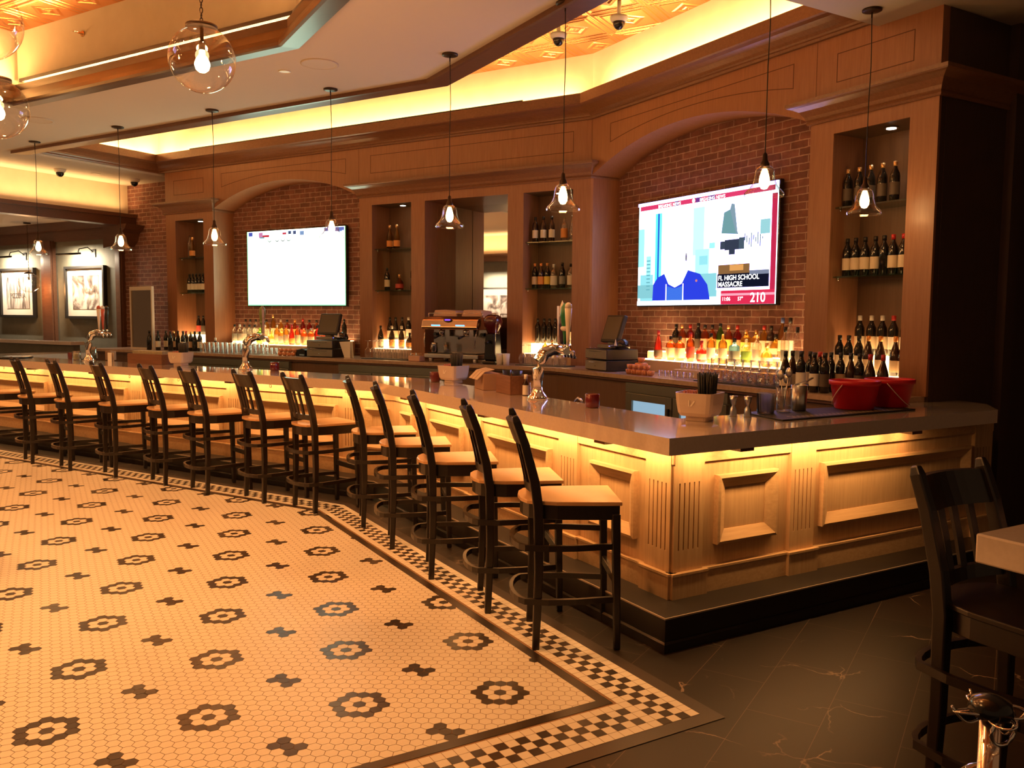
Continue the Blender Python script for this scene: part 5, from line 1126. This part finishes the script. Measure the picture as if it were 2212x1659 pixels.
# jars at the left end
def jar(label,x,y,r,h,m,fill):
    t=thing('garnish_jar',label,'jar',FL,(x,y,ZB)); b=MB(); b.lathe([(r*.9,0),(r,.006),(r,h),(r*.93,h),(r*.9,.01),(.001,.01)],16); obj('glass_jar',b,GLASSB,t); b=MB(); b.lathe([(r*.82,.012),(r*.85,h*.75)],14); obj('contents',b,fill,t); return t
LIME=noisy('lime wedges',(.45,.50,.16),(.60,.55,.36),40,.5,.2)
jar('square jar of lime wedges left of the left beer tap',-5.46,.56,.052,.115,GLASSB,LIME)
j=jar('taller jar of garnish with a tall straw, beside the left beer tap',-5.33,.70,.046,.17,GLASSB,noisy('mixed garnish',(.42,.34,.16),(.25,.28,.10),30,.5,.2)); b=MB(); b.tube([(0,0,.02),(-.06,0,.31)],.003,6); obj('straw',b,LABM['white'],j)
b=MB(); b.box(-.06,.06,-.04,.04,0,.12); tag(obj('napkin_box',b,mat('brown napkin box',(.40,.24,.15),.6),None,FL@T(-5.10,.80,ZB),bevel=.004),'tan napkin box behind the left beer tap','box')
t=thing('menu_card','small white card standing right of the left beer tap','card',FL,(-4.82,.60,ZB)); b=MB(); b.prismy([(-.04,0),(.04,0),(.038,.11),(-.038,.11)],-.002,.002); obj('front_leaf',b,LABM['white'],t); b=MB(); b.prismy([(-.04,0),(.04,0),(.038,.11),(-.038,.11)],.03,.034); obj('rear_leaf',b,LABM['tan'],t)
b=MB(); b.lathe([(.22,0),(.24,.006),(.24,.02),(.21,.02)],28); tag(obj('serving_tray',b,BLACKG,None,FL@T(-6.55,.34,ZB)),'round black serving tray lying on the far left of the bar','tray')
t=thing('under_bar_shelf','steel work shelf inside the bar below the counter end','shelf',FR); b=MB(); b.box(-1.02,-.645,.75,3.2,.82,.85); b.box(-1.02,-.98,.75,3.2,0,.82); obj('shelf_top',b,STG,t)
b=MB(); b.box(-1.03,-1.02,.75,3.2,.86,.93); b.box(-1.035,-1.0,.75,3.2,.85,.865); obj('rail',b,STEEL,t)
# ================================================================== CAMERA, WORLD, RENDER LOOK
f_,pit,rol=1818.071889895777,0.07837515711543051,0.008046875159959032
cam=bpy.data.cameras.new('camera'); cam.sensor_fit='HORIZONTAL'; cam.sensor_width=36; cam.lens=f_/2212*36; cam.clip_start=.05; cam.clip_end=100
co=bpy.data.objects.new('camera',cam); COL.objects.link(co)
r_,d_,f3=Vector((1,0,0)),Vector((0,-sin(pit),-cos(pit))),Vector((0,cos(pit),-sin(pit)))
cr,sr=cos(rol),sin(rol)
R2=cr*r_-sr*d_; D2=sr*r_+cr*d_
Mc=Matrix((( R2.x,-D2.x,-f3.x,0),(R2.y,-D2.y,-f3.y,0),(R2.z,-D2.z,-f3.z,1.68),(0,0,0,1)))
co.matrix_world=Mc; S.camera=co
DLP=225
W=bpy.data.worlds.new('world'); S.world=W; W.use_nodes=True
bgn=W.node_tree.nodes['Background']; bgn.inputs['Color'].default_value=(1,.55,.26,1); bgn.inputs['Strength'].default_value=.15
# added fill globes, all out of view, put in to brighten the dining floor
globe('added fill globe pendant behind the viewer over the dining floor',FL@T(.6,-3.6,3.1),.36,1.55,45)
globe('added fill globe pendant behind the viewer, second over the dining floor',FL@T(3.2,-5.0,3.0),.36,1.65,45)
globe('added fill globe pendant outside the view on the left, over the dining floor',FL@T(-3.4,-4.0,3.0),.36,1.65,45)
globe('added fill globe pendant outside the view on the far left, over the dining floor',FL@T(-6.6,-3.3,3.0),.36,1.65,45)
for i,(x,y,z,w_) in enumerate(((.6,-2.7,4.655,DLP),(-1.6,-2.7,4.655,DLP),(-3.6,-2.5,4.655,DLP),(.4,-4.4,4.655,DLP),(-2.0,-4.4,4.655,DLP),(-6.0,-2.2,3.9,DLP*.7),(2.4,-3.6,4.655,DLP*.8),(-8.0,-1.8,3.9,DLP*.5))):  # invented spots, unseen, added to light the floor from above; discs dress them
    t=thing('ceiling_downlight',f"{ORD[i]} added fill downlight above the dining floor, out of the picture",'light fitting',FL,(x,y,z)); b=MB(); b.lathe([(.09,0),(.09,-.008),(.07,-.01)],20); obj('rim',b,LENSOFF,t); b=MB(); b.lathe([(.068,-.009),(.066,-.006)],20); obj('lens',b,SPOTM,t)
    spotlight('floor_fill_beam',FL@T(x,y,z-.03),w_,(1,.40,.115),125,.8,.06)
S.view_settings.view_transform='Standard'; S.view_settings.look='None'; S.view_settings.gamma=1; S.view_settings.use_curve_mapping=False
S.view_settings.exposure=0.0
cy=S.cycles
cy.max_bounces=7; cy.diffuse_bounces=3; cy.glossy_bounces=3; cy.transmission_bounces=4; cy.transparent_max_bounces=14; cy.caustics_reflective=False; cy.caustics_refractive=False
cy.sample_clamp_indirect=6; cy.use_denoising=True
